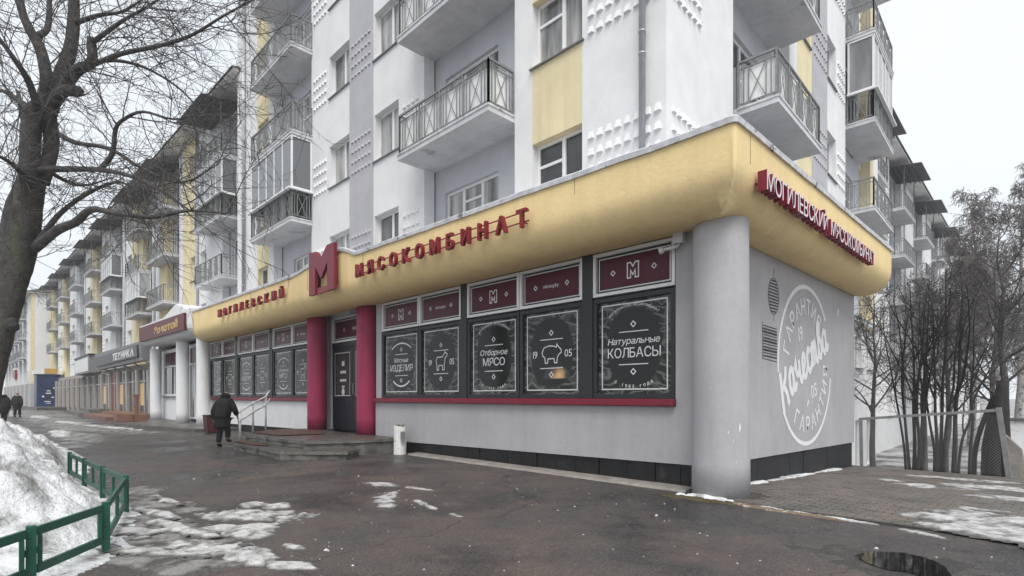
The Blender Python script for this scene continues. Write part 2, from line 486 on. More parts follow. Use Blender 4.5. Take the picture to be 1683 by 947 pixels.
def text_layout(s, h, bold=0.0, gap=.09, sx=1.0):
    """returns list of (char, x offset) and width, at cap height h"""
    k = h / cap_h(); x = 0; out = []
    for ch in s:
        if ch == ' ':
            x += .32 * h; continue
        V, Fc, nz, a, b = glyph(ch, bold)
        out.append((ch, x - a * k * sx)); x += (b - a) * k * sx + gap * h
    return out, x - gap * h
def text_flat(mb, s, h, cx, cz, fn, bold=0.0, gap=.09, sx=1.0, shear=0.0, rot=0.0, width=None, mi=0):
    lay, wd = text_layout(s, h, bold, gap, sx)
    if width is not None:
        sx *= width / wd; lay, wd = text_layout(s, h, bold, gap * width / wd, sx)
    k = h / cap_h(); c, sn = math.cos(rot), math.sin(rot)
    for ch, x in lay:
        V, Fc, nz, a, b = glyph(ch, bold)
        def f(p, x=x):
            X = x + p[0] * k * sx - wd / 2; Z = p[1] * k - h / 2
            X += shear * Z
            return fn(cx + X * c - Z * sn, cz + X * sn + Z * c)
        mb.add(V, Fc, f, mi)
def text_arc(mb, s, h, cx, cz, r, a0, a1, fn, bold=0.0, inward=False, mi=0):
    n = len(s); k = h / cap_h()
    for i, ch in enumerate(s):
        if ch == ' ': continue
        V, Fc, nz, xa, xb = glyph(ch, bold)
        a = rad(a0 + (a1 - a0) * (i / (n - 1) if n > 1 else .5))
        px, pz = cx + r * math.cos(a), cz + r * math.sin(a)
        rr = a - math.pi / 2 if not inward else a + math.pi / 2
        c, sn = math.cos(rr), math.sin(rr); mid = (xa + xb) / 2
        def f(p):
            X = (p[0] - mid) * k; Z = p[1] * k - h / 2
            return fn(px + X * c - Z * sn, pz + X * sn + Z * c)
        mb.add(V, Fc, f, mi)
def stroke(mb, pts, wd, fn, closed=False, mi=0):
    pts = [Vector((p[0], p[1])) for p in pts]
    n = len(pts); L = []; Rr = []
    for i in range(n):
        if closed: a, b = pts[i - 1], pts[(i + 1) % n]
        else: a, b = pts[max(0, i - 1)], pts[min(n - 1, i + 1)]
        if closed or 0 < i < n - 1:
            d1 = (pts[i] - a).normalized(); d2 = (b - pts[i]).normalized()
            t = d1 + d2; t = t.normalized() if t.length > 1e-6 else d1
            nn = Vector((-t.y, t.x)); sc = 1 / max(.35, nn.dot(Vector((-d1.y, d1.x))))
        else:
            t = (b - a).normalized(); nn = Vector((-t.y, t.x)); sc = 1
        L.append(pts[i] + nn * wd / 2 * sc); Rr.append(pts[i] - nn * wd / 2 * sc)
    for i in range(n if closed else n - 1):
        j = (i + 1) % n
        mb.poly([fn(*L[i]), fn(*Rr[i]), fn(*Rr[j]), fn(*L[j])], mi)
def rect_stroke(mb, x0, x1, z0, z1, wd, fn, mi=0):
    stroke(mb, [(x0, z0), (x1, z0), (x1, z1), (x0, z1)], wd, fn, True, mi)
def diamond(mb, x, z, r, fn, wd=None, mi=0):
    p = [(x - r, z), (x, z - r), (x + r, z), (x, z + r)]
    if wd: stroke(mb, p, wd, fn, True, mi)
    else: mb.poly([fn(*q) for q in p], mi)
def arc_pts(cx, cz, r, a0, a1, n=16, rz=None):
    rz = r if rz is None else rz
    return [(cx + r * math.cos(rad(a0 + (a1 - a0) * i / n)), cz + rz * math.sin(rad(a0 + (a1 - a0) * i / n))) for i in range(n + 1)]

def groundz(x, y):
    if y < .6: return 0.0
    if y < 8.7: return -.044 * (y - .6)
    if y < 21: return -.3564 - .12 * (y - 8.7)
    return -1.83

# ------------------------------------------------------------------ ground
g = MB()
xs = [-900, -200, -60, -25, -8, 0, 5, 12, 40, 300, 900]
ys = [-900, -120, -30, -12, -4, .6, 8.7, 21, 60, 200, 900]
for i in range(len(xs) - 1):
    for j in range(len(ys) - 1):
        q = [(xs[i], ys[j]), (xs[i + 1], ys[j]), (xs[i + 1], ys[j + 1]), (xs[i], ys[j + 1])]
        g.poly([(a, b, groundz(a, b)) for a, b in q], 1 if (ys[j] >= 8.7 or xs[i] < -200 or xs[i] >= 12) else 0)
struct(g.build('ground', [ASPH, HILLM]), 'dark wet asphalt pavement in front of the shop')

# ------------------------------------------------------------------ apartment blocks
class Fr:
    def __init__(self, x, y, deg):
        self.x, self.y, self.t = x, y, rad(deg)
        self.c, self.s_ = math.cos(self.t), math.sin(self.t)
    def p(self, s, o, z): return (self.x + s * self.c + o * self.s_, self.y + s * self.s_ - o * self.c, z)
    def box(self, mb, s0, s1, o0, o1, z0, z1, mi=0):
        mb.hexa([self.p(s0, o1, z0), self.p(s1, o1, z0), self.p(s1, o0, z0), self.p(s0, o0, z0),
                 self.p(s0, o1, z1), self.p(s1, o1, z1), self.p(s1, o0, z1), self.p(s0, o0, z1)], mi)

WMESH = {}
def window_meshes(wd, h, style):
    """outward = -y, origin at bottom left of the opening"""
    key = (round(wd, 3), round(h, 3), style)
    if key in WMESH: return WMESH[key]
    f = MB(); t = .065; d0, d1 = -.03, .04
    def bar(x0, x1, z0, z1, y0=d0, y1=d1): f.box(x0, x1, y0, y1, z0, z1)
    bar(0, wd, 0, t); bar(0, wd, h - t, h); bar(0, t, t, h - t); bar(wd - t, wd, t, h - t)
    def mull(x, z0=t, z1=h - t): bar(x - .045, x + .045, z0, z1)
    def trans(x0, x1, z): bar(x0, x1, z - .03, z + .03, d0 + .004, d1)
    if style == '2': mull(wd * .58)
    elif style == '2v': mull(wd * .55); trans(t, wd * .55 - .045, h * .66)
    elif style == '3': mull(wd * .33); mull(wd * .68); trans(wd * .33 + .045, wd * .68 - .045, h * .72)
    elif style == '1': pass
    elif style == 'door':
        mull(wd * .34); trans(wd * .34 + .045, wd - t, h * .62)
        f.box(wd * .34 + .05, wd - .01, -.02, .03, -.001, .0)
    elif style == '4':
        for q in (.25, .5, .75): mull(wd * q)
    g_ = MB(); g_.box(t * .5, wd - t * .5, .008, .02, t * .5, h - t * .5)
    s = MB(); s.box(-.06, wd + .06, -.26, .0, -.05, -.02)
    WMESH[key] = (f, g_, s, {})
    return WMESH[key]
def add_window(parent, fr, s, z, wd, h, style, frame=WFRAME, depth=.2, sill=True, glass=None):
    fm, gm, sm, cache = window_meshes(wd, h, style)
    glass = glass or GLASS
    def get(k, mb, m):
        kk = (k, m.name)
        if kk not in cache: cache[kk] = mb.mesh(k, m)
        return cache[kk]
    o = put('window', get('window_frame', fm, frame), parent, Vector(fr.p(s, -depth, z)) - wloc(parent), fr.t)
    put('pane', get('pane', gm, glass), o, (0, 0, 0))
    if sill: put('sill', get('sill', sm, SILLM), o, (0, 0, 0))
    return o

BMESH = {}
def railing_mb(L, P, H=1.02):
    """balcony guard: local x along facade 0..L, outward -y 0..P, z 0 = slab top"""
    m = MB(); b = .022
    def panel(p0, p1, n):
        p0 = Vector(p0); p1 = Vector(p1)
        up = Vector((0, 0, 1))
        m.bar(p0 + up * H, p1 + up * H, .045, .05)
        m.bar(p0 + up * (H - .15), p1 + up * (H - .15), b); m.bar(p0 + up * .10, p1 + up * .10, b)
        for i in range(n):
            a = p0 + (p1 - p0) * (i / n); c = p0 + (p1 - p0) * ((i + 1) / n)
            m.bar(a, a + up * H, .045)
            for q in (.14, .27, .73, .86):
                k = a + (c - a) * q; m.bar(k + up * .1, k + up * (H - .15 if q in (.27, .73) else H), b)
            k0, k1 = a + (c - a) * .28, a + (c - a) * .72
            m.bar(k0 + up * .11, k1 + up * (H - .16), b * .9, b * .5); m.bar(k1 + up * .11, k0 + up * (H - .16), b * .9, b * .5)
            m.bar(a + (c - a) * .27 + up * (H - .075), a + (c - a) * .73 + up * (H - .075), b * .7)
        m.bar(p1, p1 + up * H, .045)
    n = max(3, round(L / .82)); e = .05
    panel((e, -P + e, 0), (L - e, -P + e, 0), n)
    panel((e, 0, 0), (e, -P + e, 0), 1)
    panel((L - e, -P + e, 0), (L - e, 0, 0), 1)
    return m
def slab_mb(L, P, T=.15):
    m = MB()
    m.box(0, L, -P, .38, -T, 0, 0)
    m.box(-.02, L + .02, -P - .02, -.001, -.035, .012, 1)
    return m
def back_sheet_mb(L, P):
    m = MB()
    m.box(.09, L - .09, -P + .09, -P + .11, .11, .86); m.box(.085, .1, -P + .11, -.05, .11, .86); m.box(L - .1, L - .085, -P + .11, -.05, .11, .86)
    return m
def glazing_mbs(L, P, H, z0):
    f = MB(); t = .06
    def post(x, y): f.box(x - t / 2, x + t / 2, y - t / 2, y + t / 2, z0, H)
    e = .06; n = max(4, round(L / .8))
    for i in range(n + 1): post(e + (L - 2 * e) * i / n, -P + e)
    for x in (e, L - e): post(x, -.04)
    for z in (z0 + .001, H - t):
        f.box(e - t / 2 - .01, L - e + t / 2 + .01, -P + e - t / 2 - .01, -P + e + t / 2 + .01, z, z + t)
        for x in (e, L - e): f.box(x - t / 2 - .01, x + t / 2 + .01, -P + e + t / 2 + .01, -.002, z, z + t)
    f.box(-.06, L + .06, -P - .10, -P + .02, z0 - .06, z0 - .002)
    f.box(-.06, .04, -P + .02, -.001, z0 - .06, z0 - .002); f.box(L - .04, L + .06, -P + .02, -.001, z0 - .06, z0 - .002)
    g_ = MB()
    g_.box(e, L - e, -P + e - .008, -P + e + .008, z0 + t, H - t)
    for x in (e, L - e): g_.box(x - .008, x + .008, -P + e + .01, -.05, z0 + t, H - t)
    return f, g_
def add_balcony(parent, fr, s, z, L, P, glaze=None, sheet=False, H=1.02, hood=False):
    """z = slab top"""
    def get(key, mk, mats):
        if key not in BMESH: BMESH[key] = mk().mesh(key[0], mats)
        return BMESH[key]
    Lr, Pr = round(L, 2), round(P, 2)
    o = put('balcony', get(('balcony_slab', Lr, Pr), lambda: slab_mb(L, P), [SLAB, FLASH]), parent, Vector(fr.p(s, 0, z)) - wloc(parent), fr.t)
    put('railing', get(('railing', Lr, Pr, H), lambda: railing_mb(L, P, H), RAIL), o, (0, 0, 0))
    if sheet: put('back_sheet', get(('back_sheet', Lr, Pr), lambda: back_sheet_mb(L, P), WFRAME), o, (0, 0, 0))
    if glaze:
        put('glazing_frame', get(('glazing_frame', Lr, Pr, glaze), lambda: glazing_mbs(L, P, glaze, H + .03)[0], WFRAME), o, (0, 0, 0))
        put('glazing', get(('glazing', Lr, Pr, glaze), lambda: glazing_mbs(L, P, glaze, H + .03)[1], GLASSB), o, (0, 0, 0))
    if hood:
        def mk():
            m = MB()
            m.hexa([(.1, -P - .85, 2.5), (L - .1, -P - .85, 2.5), (L - .1, .25, 2.75), (.1, .25, 2.75),
                    (.1, -P - .85, 2.55), (L - .1, -P - .85, 2.55), (L - .1, .25, 2.8), (.1, .25, 2.8)])
            for x in (.2, L - .2):
                m.bar((x, -P + .05, 1.0), (x, -P + .05, 2.5), .05)
            for q in range(1, 6):
                yy = .25 - (P + .8) * q / 6
                m.bar((.12, yy, 2.75 - .3 * q / 6 - .03), (L - .12, yy, 2.75 - .3 * q / 6 - .03), .06, .05)
            return m
        put('hood', get(('hood', Lr, Pr), mk, ROOFM), o, (0, 0, 0))
    return o

def boss_pts():
    a, h, hh, d = .078, .065, .10, .05
    return [(-a, 0, -h), (a, 0, -h), (-a * .6, 0, hh), (a * .6, 0, hh), (-a * .75, -d, -h * .9), (a * .75, -d, -h * .9)]
BFACES = [(0, 1, 5, 4), (4, 5, 3, 2), (0, 4, 2), (1, 3, 5)]
def boss_mb():
    m = MB(); m.v.extend(boss_pts()); m.f.extend(BFACES); m.m.extend([0] * 4)
    return m
BOSS = boss_mb().mesh('boss', WHITE)
BOSSL = boss_mb().mesh('boss_lilac', LILAC)
N_BOSS = [0]
def add_bosses(parent, fr, s0, s1, ztop, rows, me, far, single=False, pitch=.212, rowh=.335):
    n = max(3, int((s1 - s0) / pitch)); off = (s1 - s0 - (n - 1) * pitch) / 2
    for r in range(rows):
        for i in range(n):
            s, z = s0 + off + i * pitch, ztop - r * rowh
            if single and N_BOSS[0] < 296:
                put('boss', me, parent, Vector(fr.p(s, .001, z)) - wloc(parent), fr.t); N_BOSS[0] += 1
            else:
                mi = 1 if me is BOSSL else 0
                far.add(boss_pts(), BFACES, lambda p: fr.p(s + p[0], .001 - p[1], z + p[2]), mi)

WALLM = [WHITE, LILAC, BLUEG, YELLOW, SHOPG]
CI = dict(w=0, l=1, b=2, y=3, g=4)
def facade(parent, wall, fr, cols, z0, z1, L0, F, nf, far=None, T=.35, wz=(.86, 2.28)):
    for c in cols:
        s0, s1, kind, ci = c[0], c[1], c[2], CI[c[3]]
        opt = c[4] if len(c) > 4 else {}
        if kind == 'wall' or kind == 'studs':
            fr.box(wall, s0, s1, -T, opt.get('o', 0), z0, z1, ci)
            if kind == 'studs':
                for k in range(nf):
                    if k in opt.get('skip', ()): continue
                    add_bosses(parent, fr, opt.get('a', s0 + .1), opt.get('b', s1 - .1), L0 + 1.93 + F * k, 4, BOSSL if c[3] == 'l' else BOSS, far, opt.get('single', False) and k <= opt.get('kmax', 9))
        elif kind == 'win':
            a, b = opt.get('a', s0), opt.get('b', s1)
            jamb = opt.get('jamb', .0)
            zs = z0
            wc = CI[opt.get('side', c[3])]
            if a > s0 + .01: fr.box(wall, s0, a, -T, 0, z0, z1, wc)
            if b < s1 - .01: fr.box(wall, b, s1, -T, 0, z0, z1, wc)
            for k in range(nf):
                za, zb = L0 + F * k + wz[0], L0 + F * k + wz[1]
                fr.box(wall, a, b, -T, 0, zs, za, ci)
                zs = zb
                add_window(parent, fr, a + .003, za + .003, b - a - .006, zb - za - .006, opt.get('style', '2'))
            fr.box(wall, a, b, -T, 0, zs, z1, ci)
        elif kind == 'log':
            R_ = opt.get('rec', .38)
            a, b = opt['a'], opt['b']; st = opt.get('style', '3')
            # back wall of the recess with one opening per floor
            fr.box(wall, s0, a, -R_ - .2, -R_, z0, z1, ci); fr.box(wall, b, s1, -R_ - .2, -R_, z0, z1, ci)
            zs = z0
            for k in range(nf):
                za = L0 + F * k + (wz[0] if k < opt.get('first', 1) else .06); zb = L0 + F * k + wz[1]
                fr.box(wall, a, b, -R_ - .2, -R_, zs, za, ci); zs = zb
                add_window(parent, fr, a + .003, za + .003, b - a - .006, zb - za - .006, st if k < opt.get('first', 1) else 'door', depth=R_ + .12, sill=k < opt.get('first', 1))
            fr.box(wall, a, b, -R_ - .2, -R_, zs, z1, ci)

# --- corner block -------------------------------------------------
LF, RF = Fr(0, .5, 0), Fr(-1.1, .5, 92.2)
corner = thing('apartment_building', 'tall pale grey apartment block with yellow panels standing above the meat shop', 'apartment building', (-12, 8, 0))
wall = MB(); far = MB()
Z0, Z1, L0, F0 = 4.2, 20.7, 4.75, 3.1
facade(corner, wall, LF, [
    (-23.0, -20.82, 'wall', 'w'),
    (-20.82, -19.5, 'win', 'y', dict(a=-20.75, b=-19.55, side='y')),
    (-19.5, -18.98, 'wall', 'w'),
    (-18.98, -15.43, 'log', 'b', dict(a=-17.9, b=-15.75, first=1)),
    (-15.43, -14.04, 'studs', 'w'),
    (-14.04, -12.57, 'win', 'w', dict(a=-14.0, b=-12.6)),
    (-12.57, -11.08, 'studs', 'l', dict(o=.015)),
    (-11.08, -9.65, 'win', 'w', dict(a=-11.02, b=-9.68)),
    (-9.65, -8.42, 'studs', 'w'),
    (-8.42, -4.91, 'log', 'b', dict(a=-7.98, b=-5.86, first=1)),
    (-4.91, -4.36, 'wall', 'w'),
    (-4.36, -2.98, 'win', 'y', dict(a=-4.36, b=-2.98, style='2v')),
    (-2.98, -1.1, 'studs', 'w', dict(a=-2.9, b=-1.12, single=True, kmax=1)),
], Z0, Z1, L0, F0, 5, far)
# north-east wing (right-hand street)
facade(corner, wall, RF, [
    (.352, 3.04, 'studs', 'w', dict(a=.12, b=1.45, single=True, kmax=1)),
    (3.04, 6.95, 'log', 'b', dict(a=3.9, b=6.2, first=1)),
    (6.95, 7.65, 'wall', 'w'),
    (7.65, 9.1, 'win', 'y', dict(a=7.8, b=8.9)),
    (9.1, 10.8, 'studs', 'l', dict(o=.015)),
    (10.8, 12.0, 'win', 'w', dict(a=10.85, b=11.95)),
    (12.0, 13.3, 'studs', 'w'),
    (13.3, 17.6, 'log', 'b', dict(a=14.0, b=16.4, first=1)),
    (17.6, 18.3, 'wall', 'y'), (18.3, 19.2, 'wall', 'w'),
], Z0, Z1, L0, F0, 5, far)
zs = -2.1
for (a, b, c, d_) in ((15.3, 16.4, -.9, .7), (16.9, 18.0, -.9, .7)): pass
RF.box(wall, 7.3, 19.2, -.35, -.06, -2.2, -1.3, 0); RF.box(wall, 7.3, 19.2, -.35, -.06, .6, 2.62, 0); RF.box(wall, 7.3, 19.2, -.35, -.06, 3.95, 4.19, 0)
for za, zb in ((-1.3, .6), (2.62, 3.95)):
    e = 7.3
    for q in (9.2, 12.1, 15.2, 17.3):
        RF.box(wall, e, q, -.35, -.06, za, zb, 0); add_window(corner, RF, q + .003, za + .003, 1.094, zb - za - .006, '2', depth=.22); e = q + 1.1
    RF.box(wall, e, 19.2, -.35, -.06, za, zb, 0)
RF.box(wall, 7.6, 19.25, -.055, .12, 4.32, 4.46, 0); RF.box(wall, 7.6, 19.25, -.055, .18, 4.462, 4.50, 0)
wall.build('wall', WALLM, corner)
far.build('bosses', [WHITE, LILAC], corner, kind='stuff')
core = MB(); core.box(-22.95, -2.6, 1.15, 19.2, -2.2, 20.65)  # opaque core added so that no light passes through the hollow block
core.build('inner_block', DARKIN, corner)
rf = MB()
rf.prism([(-23.7, -.2), (-.5, -.2), (-1.2, 20.2), (-23.7, 20.2)], 20.72, 21.0)
rf.build('roof', ROOFM, corner)
gw = MB(); gw.box(-23.35, -23.0, .5, 19, 4.2, 20.7); gw.build('side_wall', WHITE, corner)
for k in range(4):
    zt = 7.87 + 3.1 * k
    add_balcony(corner, LF, -19.36, zt, 4.03, .8, glaze=2.93 if k == 0 else None)
    add_balcony(corner, LF, -8.5, zt, 3.58, .8, sheet=True)
    add_balcony(corner, RF, 3.3, zt, 3.35, .85, sheet=(k < 2))
    add_balcony(corner, RF, 13.55, zt + .28, 3.7, .85, glaze=2.93 if k == 1 else None)
dp = MB()
dp.tube([(-22.3, .41, 4.8), (-22.3, .41, 20.6)], .07, 8)
dp.tube([(-22.15, .41, 4.9), (-22.15, .41, 20.6)], .02, 5)
for z in (6.5, 9.5, 12.5, 15.5, 18.5): dp.tube([(-22.3, .41, z), (-22.3, .41, z + .07)], .085, 8)
dp.build('downpipe', PIPE, corner, smooth=True)
dp = MB()
dp.tube([(-1.53, .40, 5.24), (-1.53, .40, 20.6)], .062, 10)
for z in (5.9, 7.7, 8.1, 9.3, 10.9): dp.tube([(-1.53, .40, z), (-1.53, .40, z + .035)], .072, 10); dp.box(-1.55, -1.51, .45, .5, z, z + .03)
dp.build('downpipe', PIPE, corner, smooth=True)

# --- long lower block on the left ---------------------------------
def long_block(name, label, fr, cols, stacks, s0, s1, z0, z1, L0, F, nf, P=.8, bl=4.2, hoods=True, depth=12, door_first=1, pipes=(), chimneys=(), glaze=()):
    b = thing(name, label, 'apartment building', fr.p((s0 + s1) / 2, -depth / 2, 0))
    wl = MB(); fb = MB()
    facade(b, wl, fr, cols, z0, z1, L0, F, nf, fb)
    fr.box(wl, s0, s0 + .3, -depth, -.36, z0, z1, 0); fr.box(wl, s1 - .3, s1, -depth, -.36, z0, z1, 0)
    wl.build('wall', WALLM, b)
    if fb.v: fb.build('bosses', [WHITE, LILAC], b, kind='stuff')
    c = MB(); fr.box(c, s0 + .35, s1 - .35, -depth, -.75, 0, z1 - .05); c.build('inner_block', DARKIN, b)
    r = MB()
    fr.box(r, s0 - .4, s1 + .4, -depth - .6, .85, z1 + .02, z1 + .12, 1)
    m2 = -depth / 2
    r.hexa([fr.p(s0 - .45, .95, z1 + .125), fr.p(s1 + .45, .95, z1 + .125), fr.p(s1 + .45, -depth - .7, z1 + .125), fr.p(s0 - .45, -depth - .7, z1 + .125),
            fr.p(s0 - .45, m2 + .1, z1 + 2.2), fr.p(s1 + .45, m2 + .1, z1 + 2.2), fr.p(s1 + .45, m2 - .1, z1 + 2.2), fr.p(s0 - .45, m2 - .1, z1 + 2.2)], 0)
    ro = r.build('roof', [ROOFM, EAVE], b)
    for s in chimneys:
        c = MB(); fr.box(c, s, s + .9, -2.6, -1.6, z1 + .5, z1 + 2.5, 0); fr.box(c, s - .1, s + 1, -2.7, -1.5, z1 + 2.5, z1 + 2.62, 1)
        c.build('chimney', [WHITE, ROOFM], b)
    for i, s in enumerate(stacks):
        for k in range(1, nf):
            top = k == nf - 1
            add_balcony(b, fr, s, L0 + F * k, bl, P, glaze=2.8 if (i, k) in glaze else None, hood=hoods and top)
    for s in pipes:
        m = MB(); m.tube([fr.p(s, .08, .3), fr.p(s, .08, z1)], .07, 6); m.build('downpipe', PIPE, b, smooth=True)
    return b
BF = Fr(-23.05, 1.05, 1.45)     # s is negative away from the corner block
cols = []; stacks = []
pat = [(-5.95, -1.3), (-16.2, -11.9), (-22.6, -18.4), (-32.0, -27.8), (-40.6, -36.4), (-50.5, -46.2), (-60.2, -56.0), (-70.2, -66.0)]
prev = -.36
for i, (a, b) in enumerate(pat):
    gap = prev - b
    if i == 1:
        cols += [(b + .2, b + 1.0, 'wall', 'w'), (b + 1.0, prev - 2.0, 'win', 'y', dict(a=prev - 3.4, b=prev - 2.5, side='y')), (prev - 2.0, prev, 'win', 'w', dict(a=prev - 1.5, b=prev - .5))]
    elif gap > 4: cols += [(b + .2, b + gap * .35, 'studs', 'w'), (b + gap * .35, b + gap * .7, 'win', 'w', dict(a=b + gap * .38, b=b + gap * .67)), (b + gap * .7, prev, 'wall', 'y' if i % 2 else 'w')]
    elif gap > .3: cols += [(b + .2, prev, 'wall', 'w')]
    mid = a + (b - a) * .42
    cols += [(a - .1, mid, 'wall', 'y' if i not in (0, 3, 5) else 'w'), (mid, b + .2, 'log', 'b', dict(a=mid + .3, b=b - .35, first=1))]
    stacks.append(a); prev = a - .1
cols.append((-75.5, prev, 'wall', 'y'))
long_block('apartment_building', 'long lower apartment block with rows of balconies left of the tall corner block', BF, cols, stacks, -75.5, -.36, 3.4, 16.55, 4.45, 2.97, 4,
           pipes=(-7.9, -17.3, -26.5, -45), chimneys=(-2.6, -13.5, -30), glaze={(0, 2), (2, 1), (3, 2)})
# far block beyond it
FB = Fr(-101.0, -2.6, 2.0)
cols = [(-4.2, -1.8, 'wall', 'w'), (-1.8, 0, 'wall', 'y')]; stacks = []; prev = -4.2
for i in range(7):
    a = prev - 6.5
    cols += [(prev - 2.2, prev, 'win', 'w', dict(a=prev - 1.7, b=prev - .5)), (a, prev - 2.2, 'log', 'b', dict(a=a + .5, b=prev - 2.8, first=1))]
    stacks.append(a); prev = a
long_block('apartment_building', 'distant hazy apartment block with yellow corner strip at the far left street end', FB, cols, stacks, prev, 0, 3.4, 16.5, 4.45, 2.97, 4, hoods=True)
# lower block on the right-hand street
RB = Fr(-3.7, 19.9, 91.0)
cols = []; stacks = []; prev = 0.0
for i in range(9):
    cols += [(prev, prev + 1.4, 'wall', 'w'), (prev + 1.4, prev + 2.9, 'win', 'w', dict(a=prev + 1.5, b=prev + 2.8)), (prev + 2.9, prev + 4.2, 'studs' if i < 3 else 'wall', 'w'),
             (prev + 4.2, prev + 8.2, 'log', 'b', dict(a=prev + 4.9, b=prev + 7.0, first=1)), (prev + 8.2, prev + 8.9, 'wall', 'y' if i == 0 else 'w')]
    stacks.append(prev + 4.2); prev += 8.9
rb = long_block('apartment_building', 'pale apartment block behind the bare trees on the right with hooded top balconies', RB, cols, stacks, 0, prev, 3.0, 16.5, 4.45, 2.97, 4, bl=4.0, pipes=(1, 18, 36))
m = MB()
gw_ = MB(); ss = 0.0
for i in range(16):
    RB.box(gw_, ss, ss + 3.4, -.35, .0, -1.9, 3.0, 4 if False else 0)
    RB.box(gw_, ss + 3.4, ss + 4.6, -.35, 0, -1.9, .2, 0)
    RB.box(gw_, ss + 3.4, ss + 4.6, -.35, 0, 2.0, 3.0, 0)
    add_window(rb, RB, ss + 3.403, .203, 1.194, 1.79, '2')
    ss += 4.6
RB.box(gw_, ss, prev, -.35, 0, -1.9, 3.0, 0)
gw_.build('ground_floor_wall', WALLM, rb)

# ------------------------------------------------------------------ the shop on the corner
shop = thing('meat_shop', 'corner meat shop with yellow rounded canopy, dark poster windows and crimson entrance columns', 'shop', (-12, 3, 0))
# walls
w_ = MB()
w_.hexa([(-10.05, -.03, .27), (-.1, -.03, .40), (-.1, .35, .40), (-10.05, .35, .27), (-10.05, -.03, 1.335), (-.1, -.03, 1.335), (-.1, .35, 1.335), (-10.05, .35, 1.335)], 0)
w_.hexa([(-25.9, -.03, .24), (-14.25, -.03, .36), (-14.25, .35, .36), (-25.9, .35, .24), (-25.9, -.03, 1.335), (-14.25, -.03, 1.335), (-14.25, .35, 1.335), (-25.9, .35, 1.335)], 1)
w_.box(-.63, -.1, -.03, .35, 1.337, 4.3, 0)
w_.box(-10.02, -9.80, -.03, .62, 1.337, 4.3, 2)
w_.box(-14.25, -13.9, -.03, .62, .3, 4.3, 2)
w_.box(-13.9, -10.02, .62, .8, .39, 4.3, 0)
w_.build('front_wall', [SHOPG, WHITE, GREYFR], shop)
w_ = MB()
w_.hexa([(-.25, .22, .40), (0, .22, .42), (0, 8.1, .31), (-.25, 8.1, .31), (-.25, .22, 4.2), (0, .22, 4.2), (0, 8.1, 4.2), (-.25, 8.1, 4.2)], 0)
w_.build('side_wall', SHOPG, shop)
w_ = MB(); w_.box(-25.85, -.26, .82, 8.05, -.4, 4.95); w_.box(-25.85, -14.3, .36, .81, .1, 4.9); w_.box(-9.78, -.3, .36, .81, .1, 4.9)
w_.box(-13.89, -10.0, .803, .818, .3, 4.9)
w_.build('inner_block', DARKIN, shop)
# black plinth with separate tiles
w_ = MB()
w_.box(-9.9, -.12, .06, .3, -.1, .41); w_.box(-25.9, -14.3, .06, .3, -.1, .41); w_.box(-.3, -.055, .2, 8.08, -.6, .42)
w_.build('plinth', PLINTH, shop)
x = -8.0
while x < -.25:
    wd = rnd.uniform(.40, .62)
    t = MB(); x1 = min(x + wd, -.16); dz = rnd.uniform(-.006, .006); dy = rnd.uniform(-.012, .01)
    t.box(x + .008, x1 - .008, .008 + dy, .055, .03, .28 + .13 * (x + 8.5) / 8.5 + dz)
    t.build('tile', TILE, shop); x = x1
y = 1.0
while y < 7.9:
    t = MB(); y1 = min(y + .82, 8.06)
    t.box(-.05, -.032 + rnd.uniform(-.008, .004), y + .006, y1 - .006, groundz(0, y1) + .02, .405 - .1 * y / 8)
    t.build('tile', PLINTH, shop); y = y1
# red window sills
s = MB(); s.box(-10.06, -.62, -.13, .06, 1.34, 1.46); s.build('sill', RED, shop, bevel=.012)
s = MB(); s.box(-25.7, -14.26, -.13, .06, 1.34, 1.46); s.build('sill', RED, shop, bevel=.012)

# canopy ------------------------------------------------------------
A_, B_, YE, XL = 1.08, .81, 8.15, -24.5
def ztop(x, y):
    z = 5.17 + .0112 * max(0, -x)
    if -13.6 < x < -9.3:
        t = (x + 13.6) / 4.3
        z += .26 * (1 - math.cos(min(1, t / .72) * math.pi)) / 2 if t < .8 else .26 * (1 - ((t - .8) / .2) ** 1.5)
    return z
RC_ = .05
path = []
x = XL
while x < B_ - .25:
    path.append(('L', x)); x += .3 if not -13.8 < x < -9.2 else .12
NARC = 6
path += [('L', B_ - RC_ - .06), ('L', B_ - RC_ - .005)]
path += [('A', k / NARC) for k in range(NARC + 1)]
path += [('R', -A_ + RC_ + .005), ('R', -A_ + RC_ + .06)]
y = -A_ + .6
while y < YE: path.append(('R', y)); y += .5
path.append(('R', YE))
RC = .05
def cpos(q, inset):
    """plan position of a path sample moved inwards"""
    if q[0] == 'L': return (min(q[1], B_ - max(inset, RC)), -A_ + inset)
    if q[0] == 'R': return (B_ - inset, max(q[1], -A_ + max(inset, RC)))
    a = rad(-90 + 90 * q[1]); r = RC - inset
    if r < 0.0: return (B_ - inset, -A_ + inset)
    return (B_ - RC + r * math.cos(a), -A_ + RC + r * math.sin(a))
prof = []   # (inset, z) from top to soffit, z None = top
prof.append((.0, None)); prof.append((.0, 5.05)); prof.append((0, 4.9)); prof.append((0, 4.75)); prof.append((.004, 4.62))
for k in range(1, 9):
    a = rad(90 * k / 8)
    prof.append((.004 + .50 * (1 - math.cos(a)), 4.62 - .52 * math.sin(a)))
prof += [(.66, 4.09), (.79, 4.12), (1.1, 4.16)]
c = MB(); rows = []
for q in path:
    row = []
    for (i, z) in prof:
        X, Y = cpos(q, i)
        if z is None: z = ztop(X, Y)
        wob = .012 * mnoise.noise(Vector((X * .7, Y * .7, z * 1.3)))
        row.append(len(c.v)); c.v.append((X, Y + (wob if q[0] == 'L' else 0), z))
    rows.append(row)
for i in range(len(rows) - 1):
    for k in range(len(prof) - 1):
        c.f.append((rows[i][k], rows[i][k + 1], rows[i + 1][k + 1], rows[i + 1][k])); c.m.append(0)
